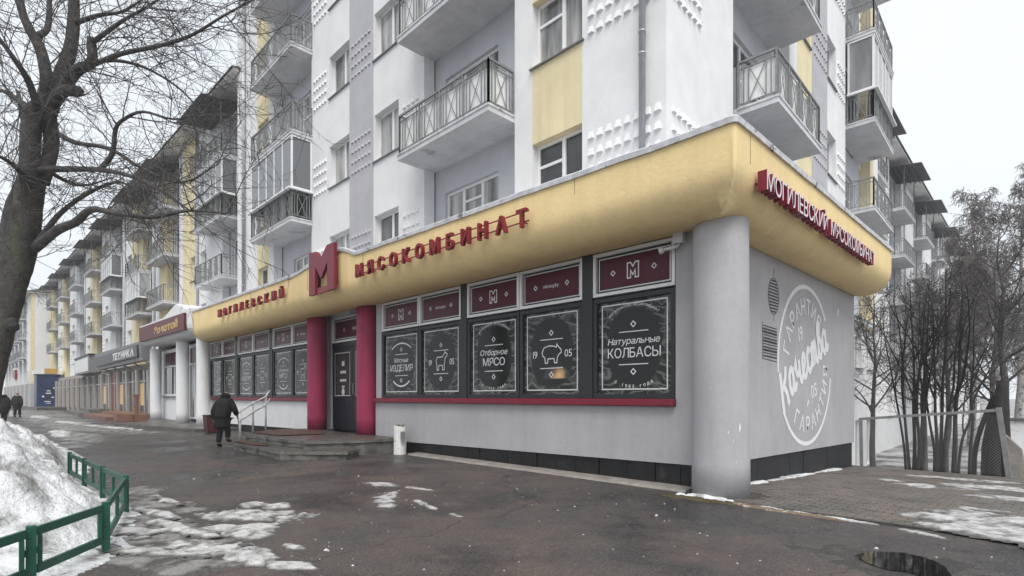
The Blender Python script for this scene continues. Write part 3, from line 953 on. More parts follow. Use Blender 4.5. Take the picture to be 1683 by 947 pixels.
c.f.append(tuple(rows[-1])); c.m.append(0); c.f.append(tuple(reversed(rows[0]))); c.m.append(0)
can = c.build('canopy', CANOPY, shop, smooth=True)
# roof deck + snowy metal edge
c = MB(); c.box(XL, -.32, -A_ + .05, .49, 4.95, 5.13); c.box(-.31, B_ - .06, -A_ + .3, YE - .05, 4.95, 5.13); c.build('canopy_roof', FLASH, shop)
c = MB(); rows = []
for q in path:
    row = []
    for (i, dz) in ((-.035, -.05), (-.04, .03), (-.01, .055), (.14, .05), (.14, -.05)):
        X, Y = cpos(q, i); X0, Y0 = cpos(q, 0)
        row.append(len(c.v)); c.v.append((X, Y, ztop(X0, Y0) + dz + .012 * mnoise.noise(Vector((X * 3, Y * 3, 0)))))
    rows.append(row)
for i in range(len(rows) - 1):
    for k in range(5):
        k2 = (k + 1) % 5
        c.f.append((rows[i][k], rows[i][k2], rows[i + 1][k2], rows[i + 1][k])); c.m.append(0)
c.build('canopy_edge', FLASH, shop)
# seams of the canopy render
c = MB()
for X in (-17.0, -12.2, -8.9, -1.9): c.box(X - .006, X + .006, -A_ - .004, -A_ + .01, 4.7, ztop(X, 0) - .06)
c.box(B_ - .01, B_ + .004, -.62, -.608, 4.7, 5.1)
c.build('seam', mat('seam_line', (.30, .20, .08), .9, .1, 4, 0, 10), shop)
# corner pillar and entrance columns
def column_mb(cx, cy, r, z0, z1, n=28, flare=.0):
    m = MB(); pts = []; rr = []
    for k in range(9):
        t = k / 8; pts.append((cx, cy, z0 + (z1 - z0) * t)); rr.append(r * (1 + flare * (1 - t)))
    m.tube(pts, rr, n); return m
column_mb(.17, -.13, .40, -.02, 4.13, 32, .05).build('corner_column', SHOPG, shop, smooth=True)
for X in (-13.85, -10.52): column_mb(X, -.02, .315, .38, 4.16).build('entrance_column', REDCOL, shop, smooth=True)

def chip(fn, pts, mtl=None):
    c = MB(); c.poly([fn(a, b) for a, b in pts]); return c.build('chip', mtl or CHIPW, shop)
CX_, CY_, CR_ = .17, -.13, .4225
def on_col(a, b):      # a = degrees round the column, 0 = facing the camera
    q = rad(-65 + a); r = CR_ - .0205 * min(1, max(0, (b + .02) / 4.15)) + .002
    return (CX_ + r * math.cos(q), CY_ + r * math.sin(q), b)
for (a, b, w2, h2) in ((38, 1.05, 6, .07), (14, .98, 3, .03), (30, .55, 2.2, .02), (-20, 1.62, 1.5, .015), (24, .86, 1.4, .04)):
    chip(on_col, [(a - w2 * .4, b - h2), (a + w2 * .1, b - h2 * .7), (a + w2 * .5, b - h2 * .2), (a + w2 * .3, b + h2 * .5), (a + w2 * .05, b + h2), (a - w2 * .35, b + h2 * .4)])
for (x, z, r) in ((-9.3, .75, .03), (-9.0, .55, .05), (-8.75, .62, .035), (-7.4, .95, .02), (-3.1, .6, .015)):
    chip(lambda a, b: (a, -.0325, b), [(x - r * 1.6, z), (x - r * .3, z - r * .6), (x + r * 1.3, z - r * .2), (x + r * .6, z + r * .7), (x - r * .8, z + r * .5)], KERB)

# windows --------------------------------------------------------------
def on_front(y): return lambda a, b: (a, y, b)
def m_logo(mb, cx, cz, h, fn, wd):
    w2 = h * .42; q = h / 2
    pts = [(-w2, -q), (-w2, q), (-w2 * .45, q), (0, q * .45), (w2 * .45, q), (w2, q), (w2, -q), (w2 * .42, -q), (w2 * .42, -.05 * q), (0, -q * .62), (-w2 * .42, -.05 * q), (-w2 * .42, -q)]
    stroke(mb, [(cx + a, cz + b) for a, b in pts], wd, fn, True)
COW = [(-.30, .10), (-.24, .20), (.10, .20), (.20, .30), (.27, .40), (.34, .33), (.42, .30), (.36, .20), (.28, .16), (.24, -.02), (.22, -.14), (.21, -.32), (.11, -.32), (.10, -.14), (-.14, -.14), (-.16, -.32), (-.26, -.32), (-.26, -.10), (-.31, -.02)]
PIG = [(-.40, .06), (-.32, .20), (-.10, .26), (.12, .24), (.22, .20), (.24, .30), (.32, .20), (.42, .12), (.42, .02), (.34, -.02), (.26, -.12), (.24, -.30), (.14, -.30), (.12, -.16), (-.14, -.16), (-.16, -.30), (-.26, -.30), (-.28, -.12), (-.37, -.06)]
def bay(x0, x1, kind, transom, detail):
    fr_ = MB()
    # dark lower frame
    z0, z1, t = 1.462, 3.30, .085
    fr_.box(x0, x1, -.025, .09, z0, z0 + t); fr_.box(x0, x1, -.025, .09, z1 - t, z1)
    fr_.box(x0, x0 + t, -.025, .09, z0 + t, z1 - t); fr_.box(x1 - t, x1, -.025, .09, z0 + t, z1 - t)
    W = fr_.build('display_window', ANTHR, shop, bevel=.006)
    px0, px1, pz0, pz1 = x0 + t, x1 - t, z0 + t, z1 - t
    p = MB(); yp = .035
    p.poly([(px0, yp, pz0), (px1, yp, pz0), (px1, yp, pz1), (px0, yp, pz1)])
    p.box(px0, px1, yp + .001, yp + .02, pz0, pz1)
    po = p.build('pane', POSTER, W)
    uvl = po.data.uv_layers.new(name='UVMap')
    for i, lp in enumerate(po.data.loops):
        co = po.data.vertices[lp.vertex_index].co
        uvl.data[i].uv = ((co.x - px0) / (px1 - px0), (co.z - pz0) / (pz1 - pz0))
    d = MB(); fn = on_front(yp - .005); cx, cz = (px0 + px1) / 2, (pz0 + pz1) / 2; hw, hh = (px1 - px0) / 2, (pz1 - pz0) / 2
    rect_stroke(d, px0 + .085, px1 - .085, pz0 + .085, pz1 - .06, .022, fn)
    stroke(d, [(cx - .30, cz + .27), (cx + .30, cz + .27)], .016, fn); stroke(d, [(cx - .30, cz - .31), (cx + .30, cz - .31)], .016, fn)
    diamond(d, cx, cz + .40, .05, fn, .018); diamond(d, cx, cz - .44, .05, fn, .018)
    if isinstance(kind, tuple):
        text_flat(d, kind[0], .125 if len(kind[0]) < 10 else .115, cx, cz + .11, fn, bold=.004, gap=.085, shear=.22, width=min(1.06, .105 * len(kind[0]) + .05))
        text_flat(d, kind[1], .175, cx, cz - .10, fn, bold=0.0, gap=.10, width=min(1.08, .165 * len(kind[1]) + .06))
        if detail:
            text_arc(d, 'МОГИЛЕВСКИЙ МЯСОКОМБИНАТ', .042, cx, cz - .05, .80, 128, 52, fn, bold=.012)
            text_arc(d, 'с 1905 года', .06, cx, cz + .10, .80, 243, 297, fn, bold=.012, inward=True)
        else:
            stroke(d, arc_pts(cx, cz - .25, .82, 125, 55, 12), .035, fn)
            stroke(d, arc_pts(cx, cz + .02, .62, 230, 310, 10), .04, fn)
    else:
        text_flat(d, '19', .15, cx - .44, cz - .02, fn, gap=.08); text_flat(d, '05', .15, cx + .44, cz - .02, fn, gap=.08)
        stroke(d, [(cx + a * .62, cz - .02 + b * .62) for a, b in (COW if kind == 'cow' else PIG)], .02, fn, True)
    d.build('window_print', PRINT, W)
    # white transom above
    fr_ = MB(); z0, z1, t = 3.335, 4.13, .06
    fr_.box(x0, x1, -.035, .09, z0, z0 + t); fr_.box(x0, x1, -.035, .09, z1 - t, z1)
    fr_.box(x0, x0 + t, -.035, .09, z0 + t, z1 - t); fr_.box(x1 - t, x1, -.035, .09, z0 + t, z1 - t)
    T = fr_.build('transom_window', WFRAME, shop, bevel=.006)
    p = MB(); p.box(x0 + t, x1 - t, .03, .05, z0 + t, z1 - t, 0)
    p.box(x0 + t + .075, x1 - t - .075, .022, .029, z0 + t + .075, z1 - t - .075, 1)
    p.build('transom_panel', [ANTHR, BURGP], T)
    d = MB(); fn = on_front(.017); cx, cz = (x0 + x1) / 2, (z0 + z1) / 2
    rect_stroke(d, x0 + t + .05, x1 - t - .05, z0 + t + .05, z1 - t - .05, .02, fn)
    if transom == 'M': m_logo(d, cx, cz, .27, fn, .024)
    else: text_flat(d, transom, .075, cx, cz, fn, bold=.008, gap=.06)
    diamond(d, cx - .42, cz, .045, fn, .018); diamond(d, cx + .42, cz, .045, fn, .018)
    d.build('transom_print', PRINT, T)
    return W
right_bays = [(-9.72, -7.92, ('Мясные', 'ИЗДЕЛИЯ'), 'M'), (-7.90, -6.19, 'cow', 'mkmog.by'), (-5.96, -4.25, ('Отборное', 'МЯСО'), 'M'), (-4.23, -2.56, 'pig', 'mkmog.by'), (-2.31, -.645, ('Натуральные', 'КОЛБАСЫ'), 'M')]
left_bays = [(-25.6, -23.82, ('Мясные', 'ИЗДЕЛИЯ'), 'M'), (-23.80, -22.0, 'pig', 'mkmog.by'), (-21.66, -19.86, ('Мясные', 'ИЗДЕЛИЯ'), 'M'), (-19.84, -18.04, 'pig', 'mkmog.by'), (-17.70, -15.9, ('Отборное', 'МЯСО'), 'M'), (-15.88, -14.28, 'cow', 'mkmog.by')]
for i, (a, b, k, tr) in enumerate(right_bays): Wn = bay(a, b, k, tr, i in (2, 4)); 
for (a, b, k, tr) in left_bays: bay(a, b, k, tr, False)
for a, b in ((-6.186, -5.964), (-2.556, -2.314), (-21.996, -21.664), (-18.036, -17.704), (-9.79, -9.724), (-25.75, -25.604)):
    m = MB(); m.box(a, b, -.045, .1, 1.462, 4.15); m.build('mullion', ANTHR if b - a > .1 else GREYFR, shop, bevel=.006)
# glow of an indoor lamp, painted as an emissive sheet over the pig pane
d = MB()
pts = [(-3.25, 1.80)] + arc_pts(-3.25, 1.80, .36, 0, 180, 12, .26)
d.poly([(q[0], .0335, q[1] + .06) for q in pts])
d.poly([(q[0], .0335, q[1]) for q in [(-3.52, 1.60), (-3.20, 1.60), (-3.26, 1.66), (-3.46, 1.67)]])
def lamp_glow_mat():
    m = bpy.data.materials.new('lamp_glow_film'); m.use_nodes = True
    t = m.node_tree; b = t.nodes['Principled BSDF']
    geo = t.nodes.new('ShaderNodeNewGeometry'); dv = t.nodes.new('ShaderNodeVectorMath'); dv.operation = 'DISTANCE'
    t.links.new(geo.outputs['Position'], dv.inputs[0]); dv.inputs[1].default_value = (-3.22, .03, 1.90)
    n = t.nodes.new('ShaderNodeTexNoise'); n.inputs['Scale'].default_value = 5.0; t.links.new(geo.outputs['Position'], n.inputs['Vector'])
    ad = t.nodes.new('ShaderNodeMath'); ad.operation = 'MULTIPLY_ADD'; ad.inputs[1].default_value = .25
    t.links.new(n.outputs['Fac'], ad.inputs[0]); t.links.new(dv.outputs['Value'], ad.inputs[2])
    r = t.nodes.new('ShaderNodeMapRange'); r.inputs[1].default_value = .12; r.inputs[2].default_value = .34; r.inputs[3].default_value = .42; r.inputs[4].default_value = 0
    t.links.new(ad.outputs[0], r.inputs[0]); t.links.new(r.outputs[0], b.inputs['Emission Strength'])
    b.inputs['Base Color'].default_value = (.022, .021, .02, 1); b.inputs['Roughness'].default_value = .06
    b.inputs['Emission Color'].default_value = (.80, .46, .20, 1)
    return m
d.build('painted_lamp_glow', lamp_glow_mat(), shop)

# entrance door -----------------------------------------------------------
YD = .48
fr_ = MB()
fr_.box(-13.9, -13.72, YD - .07, YD + .12, .39, 4.2); fr_.box(-10.15, -10.03, YD - .07, YD + .12, .39, 4.2)
fr_.build('door_frame', GREYFR, shop)
fr_ = MB(); fr_.box(-13.72, -10.15, YD - .03, YD + .1, 3.12, 3.30); fr_.build('door_lintel', ANTHR, shop)
fr_ = MB(); z0, z1, t = 3.31, 4.16, .07
fr_.box(-13.72, -10.15, YD - .05, YD + .09, z0, z0 + t); fr_.box(-13.72, -10.15, YD - .05, YD + .09, z1 - t, z1)
fr_.box(-13.72, -13.65, YD - .05, YD + .09, z0 + t, z1 - t); fr_.box(-10.22, -10.15, YD - .05, YD + .09, z0 + t, z1 - t)
T = fr_.build('transom_window', WFRAME, shop, bevel=.006)
p = MB(); p.box(-13.65, -10.22, YD + .03, YD + .05, z0 + t, z1 - t, 0); p.box(-13.56, -10.31, YD + .022, YD + .029, z0 + t + .09, z1 - t - .09, 1)
p.build('transom_panel', [ANTHR, BURGP], T)
d = MB(); fn = on_front(YD + .016)
rect_stroke(d, -13.59, -10.28, z0 + t + .06, z1 - t - .06, .022, fn)
text_flat(d, 'МАГАЗИН', .10, -12.05, 3.72, fn, bold=.015); diamond(d, -12.95, 3.72, .05, fn, .02); diamond(d, -11.1, 3.72, .05, fn, .02)
d.build('transom_print', PRINT, T)
for i, (a, b) in enumerate(((-13.70, -12.30), (-12.28, -10.17))):
    d = MB()
    d.box(a, b, YD - .02, YD + .06, .40, 1.55); d.box(a, a + .22, YD - .02, YD + .06, 1.55, 3.11); d.box(b - .22, b, YD - .02, YD + .06, 1.55, 3.11)
    d.box(a + .22, b - .22, YD - .02, YD + .06, 2.92, 3.11)
    d.box(a + .12, b - .12, YD - .032, YD - .02, .55, 1.35)
    lf = d.build('door_leaf', DOORM, shop, bevel=.008)
    p = MB(); p.box(a + .22, b - .22, YD + .01, YD + .02, 1.55, 2.92); p.build('pane', GRAPHW, lf)
    q = MB(); fn = on_front(YD - .024)
    rect_stroke(q, a + .19, b - .19, 1.53, 2.95, .025, fn)
    fn = on_front(YD + .006)
    cx = (a + b) / 2
    if i == 0:
        for z, h_, w2 in ((2.52, .16, .09), (2.27, .09, .2), (2.0, .08, .22), (1.80, .06, .1)): q.poly([fn(cx - w2, z), fn(cx + w2, z), fn(cx + w2, z + h_), fn(cx - w2, z + h_)])
        q.poly([fn(*z) for z in arc_pts(cx, 1.66, .1, 0, 345, 12, .13)])
    q.build('door_print', PRINT, lf)
    if i == 1:
        n_ = MB()
        for (x0, x1, z0, z1) in ((a + .26, a + .8, 2.1, 2.78), (a + .34, a + .9, 1.92, 2.09)): n_.box(x0, x1, YD + .003, YD + .008, z0, z1)
        n_.build('notice', WFRAME, lf)
    h_ = MB(); hx = b - .10 if i == 0 else a + .10
    h_.tube([(hx, YD - .03, 1.55), (hx, YD - .08, 1.58), (hx, YD - .08, 1.9), (hx, YD - .03, 1.93)], .012, 6); h_.build('handle', PIPE, lf)

# mural on the side wall ---------------------------------------------------
fn = lambda a, b: (.005, a, b)
MY, MZ, MR = 4.38, 2.16, 1.66
def painted(name, fill):
    d = MB(); fill(d); return d.build(name, MURAL, shop)
painted('mural_arc', lambda d: stroke(d, arc_pts(MY, MZ, MR, 40, 187, 28), .088, fn))
painted('mural_arc', lambda d: stroke(d, arc_pts(MY, MZ, MR, 213, 352, 28), .088, fn))
painted('mural_word', lambda d: text_arc(d, 'ГАРАНТИЯ', .33, MY, MZ, 1.25, 166, 53, fn, bold=.012))
painted('mural_word', lambda d: text_arc(d, 'ГАРАНТИЯ', .33, MY, MZ, 1.25, 240, 356, fn, bold=.012, inward=True))
painted('mural_number', lambda d: text_flat(d, '19', .30, MY - .40, MZ + .66, fn, bold=.012, rot=rad(14)))
painted('mural_number', lambda d: text_flat(d, '05', .30, MY + .46, MZ - .52, fn, bold=.012, rot=rad(14)))
painted('mural_dash', lambda d: stroke(d, [(MY + .02, MZ - .86), (MY + .12, MZ - .74)], .07, fn))
painted('mural_dash', lambda d: stroke(d, [(6.62, 3.45), (6.68, 3.62)], .075, fn))
# brush-script word rising to the right, one stroke per pen movement
SCRIPT = {
 'К': (.98, [[(.10, 1.30), (.05, .5), (.02, -.40)], [(.30, .62), (.62, .95), (.78, 1.32)], [(.08, .58), (.34, .60), (.62, .2), (.66, -.12), (.74, -.28)]]),
 'а': (.88, [[(.55, .80), (.36, 1.0), (.12, .80), (.06, .35), (.20, .0), (.40, .12), (.55, .45)], [(.57, 1.0), (.55, .2), (.68, .0), (.88, .22)]]),
 'ч': (.86, [[(.0, .70), (.10, 1.0), (.10, .62), (.28, .44), (.52, .58)], [(.55, 1.0), (.53, .2), (.66, .0), (.86, .22)]]),
 'е': (.70, [[(.0, .28), (.36, .50), (.46, .80), (.32, 1.0), (.12, .78), (.08, .32), (.24, .0), (.48, .08), (.70, .26)]]),
 'с': (.66, [[(.48, .78), (.32, 1.0), (.12, .78), (.08, .32), (.24, .0), (.46, .08), (.66, .26)]]),
 'т': (1.06, [[(.06, 1.0), (.08, .0)], [(.08, .60), (.24, 1.0), (.38, .78), (.38, .0)], [(.38, .60), (.54, 1.0), (.70, .78), (.68, .18), (.80, .0), (1.06, .22)]]),
 'в': (.66, [[(-.05, .22), (.12, .70), (.40, 1.42), (.26, 1.62), (.10, 1.30), (.08, .40), (.22, .0), (.44, .22), (.46, .70), (.26, .92), (.12, .80)], [(.42, .30), (.66, .28)]])}
def script_word(d):
    cnt = [0]
    def fn(a, b):          # successive pen strokes lie over one another like layers of paint
        cnt[0] += 1
        return (.005 + 5e-6 * cnt[0], a, b)
    ux, uy = Vector((.432, .193)), Vector((-.16, .455)); o = Vector((2.98, 1.34)); x = 0
    for ch in 'Качества':
        adv, sts = SCRIPT[ch]
        for st_ in sts:
            pl = [o + ux * (x + a) + uy * b for a, b in st_]
            if len(pl) > 2: pl = [Vector((q.x, q.y)) for q in smooth_path([(q.x, q.y, 0) for q in pl], 4)]
            stroke(d, [(q.x, q.y) for q in pl], .135, fn)
        x += adv
painted('mural_word', script_word)
d = MB()
for k in range(11):
    yy = 1.98 + (k % 1); z = 2.80 - .055 * k
    stroke(d, [(1.98, z), (2.66, z - .02)], .03 + .012 * ((k * 7) % 3 - 1), fn)
stroke(d, [(1.95, 2.86), (1.95, 2.2), (2.66, 2.16)], .014, fn)
for k in range(11):
    z = 3.68 - .058 * k; hw = .25 * math.sqrt(max(.05, 1 - ((k - 5) / 5.6) ** 2)); stroke(d, [(2.50 - hw, z), (2.50 + hw, z)], .028, fn)
stroke(d, arc_pts(2.50, 3.39, .27, 0, 360, 20, .34), .014, fn); stroke(d, [(2.5, 3.74), (2.5, 3.9)], .012, fn); stroke(d, [(2.5, 3.05), (2.5, 2.93)], .012, fn)
d.build('stamp_marks', DARKPR, shop)

# canopy lettering: separate signs ----------------------------------------
def letter_sign(name, label, s, x0, x1, zb, h, y, depth, bold, rails, loc, widths=None):
    t = thing(name, label, 'sign', loc)
    k0 = h / cap_h(); kx = k0 * .97
    gw = sum((glyph(ch, bold)[4] - glyph(ch, bold)[3]) * kx for ch in s if ch != ' ')
    n = len([c for c in s if c != ' '])
    gap = ((x1 - x0) - gw) / (n - 1)
    x = x0
    for ch in s:
        if ch == ' ': x += gap; continue
        V, Fc, nz, a, b = glyph(ch, bold, .5)
        m = MB()
        m.add(V, Fc, lambda p, x=x, a=a: (x + (p[0] - a) * kx, y - p[2] * depth, zb + (x - x0) * -.006 + p[1] * k0))
        m.build('letter', REDTOP, t); x += (b - a) * kx + gap
    m = MB()
    if rails:
        for q in (.2, .78): m.box(x0, x1, y + depth * .5, y + depth * .5 + .02, zb + h * q, zb + h * q + .02)
    for i in range(n): 
        X = x0 + .15 + (x1 - x0 - .3) * i / (n - 1)
        m.box(X - .012, X + .012, y + depth * .5 + .02, -A_ + .01, zb + h * .2, zb + h * .2 + .02)
    m.build('rail', RED, t)
    return t
letter_sign('canopy_sign', 'widely spaced dark red letters reading МЯСОКОМБИНАТ on the yellow canopy front', 'МЯСОКОМБИНАТ', -8.95, -2.85, 4.57, .31, -1.24, .08, .024, True, (-5.9, -1.2, 4.6))
letter_sign('canopy_sign', 'dark red letters reading МОГИЛЕВСКИЙ at the far left end of the yellow canopy', 'МОГИЛЕВСКИЙ', -20.2, -13.7, 4.72, .28, -1.22, .10, .03, False, (-17, -1.2, 4.6))
# big M
em = thing('emblem_sign', 'big dark red letter M emblem above the entrance of the yellow canopy', 'sign', (-10.9, -1.25, 4.4))
m = MB()
q = [(0, 0), (0, 1.24), (.43, 1.22), (.76, .92), (1.12, 1.27), (1.56, 1.27), (1.56, 0), (1.17, 0), (1.17, .76), (.78, .26), (.39, .72), (.39, 0)]
X0, Zb, Yf, Yb = -11.62, 4.43, -1.30, -1.21
# outer silhouette: top notch, solid bottom plate with recessed inner V
sil = [(0, 0), (0, 1.24), (.43, 1.22), (.76, .97), (1.12, 1.27), (1.56, 1.27), (1.56, 0)]
leg1 = [(0, 0), (0, 1.24), (.43, 1.22), (.76, .97), (.76, .40), (.40, .80), (.40, 0)]
leg2 = [(.76, .40), (.76, .97), (1.12, 1.27), (1.56, 1.27), (1.56, 0), (1.16, 0), (1.16, .80)]
def yprism(mb, poly, ya, yb, mi=0):
    n = len(mb.v); k = len(poly)
    mb.v.extend((X0 + a, ya, Zb + b) for a, b in poly); mb.v.extend((X0 + a, yb, Zb + b) for a, b in poly)
    mb.f.append(tuple(n + i for i in reversed(range(k)))); mb.m.append(mi)
    mb.f.append(tuple(n + k + i for i in range(k))); mb.m.append(mi)
    for i in range(k):
        j = (i + 1) % k
        mb.f.append((n + i, n + j, n + k + j, n + k + i)); mb.m.append(mi)
yprism(m, leg1, Yf, Yb); yprism(m, leg2, Yf, Yb)
m.build('letter', RED, em)
m = MB(); m.box(X0 + .2, X0 + .3, -1.209, -A_ + .02, Zb + .2, Zb + .9); m.box(X0 + 1.25, X0 + 1.35, -1.209, -A_ + .02, Zb + .2, Zb + .9); m.build('spacer', ANTHR, em)
m = MB(); yprism(m, [(.405, .0), (.405, .17), (1.155, .17), (1.155, 0)], Yf + .04, Yb); m.build('foot_plate', REDTOP, em)
# side sign: deep red letters with pale faces
t = thing('side_sign', 'row of deep red letters with pale faces reading МОГИЛЕВСКИЙ МЯСОКОМБИНАТ on the canopy side', 'sign', (.9, 2.6, 4.4))
s = 'МОГИЛЕВСКИЙ МЯСОКОМБИНАТ'; h = .27; k0 = h / cap_h(); bold = .008
n = 23; gwid = sum((glyph(ch, bold)[4] - glyph(ch, bold)[3]) * k0 for ch in s if ch != ' ')
gap = (6.1 - .16 - gwid) / (n - 1); y = -.44
for ch in s:
    if ch == ' ': y += .16; continue
    V, Fc, nz, a, b = glyph(ch, bold, .5)
    m = MB(); m.add(V, Fc, lambda p: (B_ + .095 + p[2] * .13, y + (p[0] - a) * k0, 4.365 - (y + .44) * .004 + p[1] * k0), 0, lambda i: 1 if nz[i] > .9 else 0)
    m.build('letter', [RED, SIGNPINK], t); y += (b - a) * k0 + gap
m = MB(); m.box(B_ - .01, B_ + .03, -.44, 5.6, 4.47, 4.49); m.build('rail', RED, t)

# floodlight at the end of the window row
t = thing('security_light', 'small white security light on a bent arm beside the last shop window', 'light', (-.5, -.1, 4.0))
m = MB(); m.box(-.62, -.44, -.16, -.031, 3.98, 4.16); m.build('housing', CAMM, t, bevel=.01)
m = MB(); m.tube([(-.53, -.09, 3.98), (-.55, -.12, 3.93), (-.75, -.2, 3.90)], .03, 8); m.tube([(-.75, -.2, 3.9), (-.82, -.22, 3.88)], [.05, .06], 8); m.build('lamp_arm', CAMM, t, smooth=True)

# ------------------------------------------------------------------ entrance steps
st = thing('entrance_steps', 'worn concrete entrance platform with one lower step in front of the crimson columns', 'steps', (-11.3, -1.6, 0))
def rough_prism(mb, poly, z0, z1, amp, seed, mi=0, mtop=1):
    """prism with subdivided, chipped edge"""
    P = []
    for i in range(len(poly)):
        a = Vector(poly[i]); b = Vector(poly[(i + 1) % len(poly)]); n = max(1, int((b - a).length / .14))
        for k in range(n): P.append(a + (b - a) * (k / n))
    c = sum(P, Vector((0, 0))) / len(P)
    def mv(p, s): return p + (c - p).normalized() * amp * (mnoise.noise(Vector((p.x * 3.1, p.y * 3.1, s))) + .3)
    n = len(mb.v); k = len(P)
    lv = [(z0, seed), (z1 - .09, seed), (z1 - .075, seed + 7), (z1, seed + 7)]
    for j, (z, s) in enumerate(lv):
        for p in P:
            q = mv(p, s)
            if j in (0, 1): q = q + (c - q).normalized() * .05
            mb.v.append((q.x, q.y, z + (.012 * mnoise.noise(Vector((p.x * 4, p.y * 4, seed))) if j == 3 else 0)))
    for j in range(len(lv) - 1):
        for i in range(k):
            a = n + j * k + i; b = n + j * k + (i + 1) % k
            mb.f.append((a, b, b + k, a + k)); mb.m.append(mi)
    mb.f.append(tuple(n + 3 * k + i for i in range(k))); mb.m.append(mtop)
m = MB(); rough_prism(m, [(-14.75, -.04), (-14.7, -1.3), (-13.7, -2.42), (-12.7, -2.66), (-9.3, -2.44), (-8.72, -1.1), (-8.66, -.04)], 0, .39, .05, 1)
m.build('platform', [STONE, STONET], st)
m = MB(); rough_prism(m, [(-14.4, -1.7), (-13.35, -2.78), (-12.4, -3.13), (-9.15, -3.1), (-8.0, -1.98), (-8.5, -1.35)], 0, .2, .06, 3)
m.build('lower_step', [STONE, STONET], st)
# facing stones of both risers
def stones(pts, z0, z1):
    for i in range(len(pts) - 1):
        a = Vector(pts[i]); b = Vector(pts[i + 1]); L = (b - a).length; t = (b - a).normalized(); nn = Vector((t.y, -t.x))
        s = .03
        while s < L - .2:
            l = min(rnd.uniform(.35, .75), L - s - .02)
            q = MB(); o0, o1 = -.06, rnd.uniform(-.012, .02)
            p = [a + t * s + nn * o1, a + t * (s + l - .02) + nn * (o1 + rnd.uniform(-.01, .01)), a + t * (s + l - .02) + nn * o0, a + t * s + nn * o0]
            h0, h1 = z1 + rnd.uniform(-.015, .004), z1 + rnd.uniform(-.015, .004)
            q.hexa([(p[0].x, p[0].y, z0), (p[1].x, p[1].y, z0), (p[2].x, p[2].y, z0), (p[3].x, p[3].y, z0), (p[0].x, p[0].y, h0), (p[1].x, p[1].y, h1), (p[2].x, p[2].y, h1), (p[3].x, p[3].y, h0)])
            q.build('stone', STONE, st, bevel=.012); s += l
stones([(-13.3, -2.76), (-12.4, -3.10), (-9.2, -3.07), (-8.1, -2.0)], .0, .115)
stones([(-12.6, -2.62), (-9.35, -2.42)], .205, .30)
def mat_mesh(pts, z, th=.018):
    m = MB(); m.prism(pts, z, z + th); return m
tag(mat_mesh([(-13.6, -2.25), (-11.5, -2.2), (-11.35, -1.0), (-12.6, -.42), (-14.5, -.6)], .407).build('door_mat', MATM, bevel=.006), 'large brown ribbed mat on the upper platform before the shop door', 'mat')
tag(mat_mesh([(-12.75, -3.0), (-11.0, -3.0), (-10.75, -2.72), (-12.9, -2.70)], .218).build('door_mat', MATM, bevel=.006), 'small brown ribbed mat on the lower step', 'mat')
# handrail
t = thing('handrail', 'pale metal handrail with two sloping rails at the left of the entrance steps', 'handrail', (-13.7, -2.2, 0))
P0, P1, P2 = Vector((-13.05, -2.72, .2)), Vector((-13.75, -2.12, .395)), Vector((-14.4, -1.5, .395))
for p, h in ((P0, .95), (P1, .95), (P2, 1.13)):
    m = MB(); m.tube([p, p + Vector((0, 0, h))], .032, 8); m.build('post', HRAIL, t, smooth=True)
for dz in (0, -.28):
    m = MB(); e = (P2 - P0) * .18
    m.tube([P0 - e * .15 + Vector((0, 0, .86 + dz)), P1 + Vector((0, 0, .90 + dz)), P2 + Vector((0, 0, 1.10 + dz)), P2 + e + Vector((0, 0, 1.27 + dz))], .026, 8); m.build('rail', HRAIL, t, smooth=True)
# red litter bin and chipped white post
t = thing('litter_bin', 'small dark red litter bin standing by the far white pillar', 'bin', (-20.6, -1.2, 0))
m = MB(); m.hexa([(-20.95, -1.55, .03), (-20.5, -1.55, .03), (-20.5, -1.15, .03), (-20.95, -1.15, .03), (-21.0, -1.6, .72), (-20.45, -1.6, .72), (-20.45, -1.1, .72), (-21.0, -1.1, .72)]); m.build('body', REDBIN, t, bevel=.02)
m = MB(); m.box(-20.9, -20.55, -1.5, -1.2, .0, .03); m.box(-21.02, -20.43, -1.62, -1.08, .722, .75); m.build('base_rim', ANTHR, t)
t = thing('broken_post', 'short chipped white post stub beside the entrance platform', 'post', (-8.28, -.38, 0))
m = MB()
rr, zz = [], []
n = 14; ring = []
base = len(m.v)
for j, (z, r) in enumerate(((0, .165), (.30, .16), (.60, .155), (.78, .15))):
    for k in range(n):
        a = 2 * math.pi * k / n
        zj = z if j < 3 else z - .16 * max(0, mnoise.noise(Vector((math.cos(a) * 1.7, math.sin(a) * 1.7, 4.2)))) - .03 * (k % 2)
        rj = r * (1 + .05 * mnoise.noise(Vector((math.cos(a) * 2, math.sin(a) * 2, z * 4))))
        m.v.append((-8.28 + rj * math.cos(a), -.36 + rj * math.sin(a), zj))
for j in range(3):
    for k in range(n): m.f.append((j * n + k, j * n + (k + 1) % n, (j + 1) * n + (k + 1) % n, (j + 1) * n + k)); m.m.append(0)
m.f.append(tuple(3 * n + k for k in range(n))); m.m.append(1)
m.build('stub', [CHIPW, STONE], t)
m = MB(); m.box(-8.10, -8.03, -.46, -.36, .36, .60); m.build('bracket', RAIL, t)
# snowy concrete strip along the plinth
m = MB()
for i in range(40):
    x = -8.0 + 7.7 * i / 40; x1 = -8.0 + 7.7 * (i + 1) / 40
    f = lambda q: .03 * mnoise.noise(Vector((q * 2.3, 0, 0)))
    m.hexa([(x, -.34 + f(x), 0), (x1, -.34 + f(x1), 0), (x1, .06, 0), (x, .06, 0), (x, -.30 + f(x), .035), (x1, -.30 + f(x1), .035), (x1, .06, .05), (x, .06, .05)])
struct(m.build('kerb_strip', KERB), 'pale concrete strip along the foot of the shop wall')

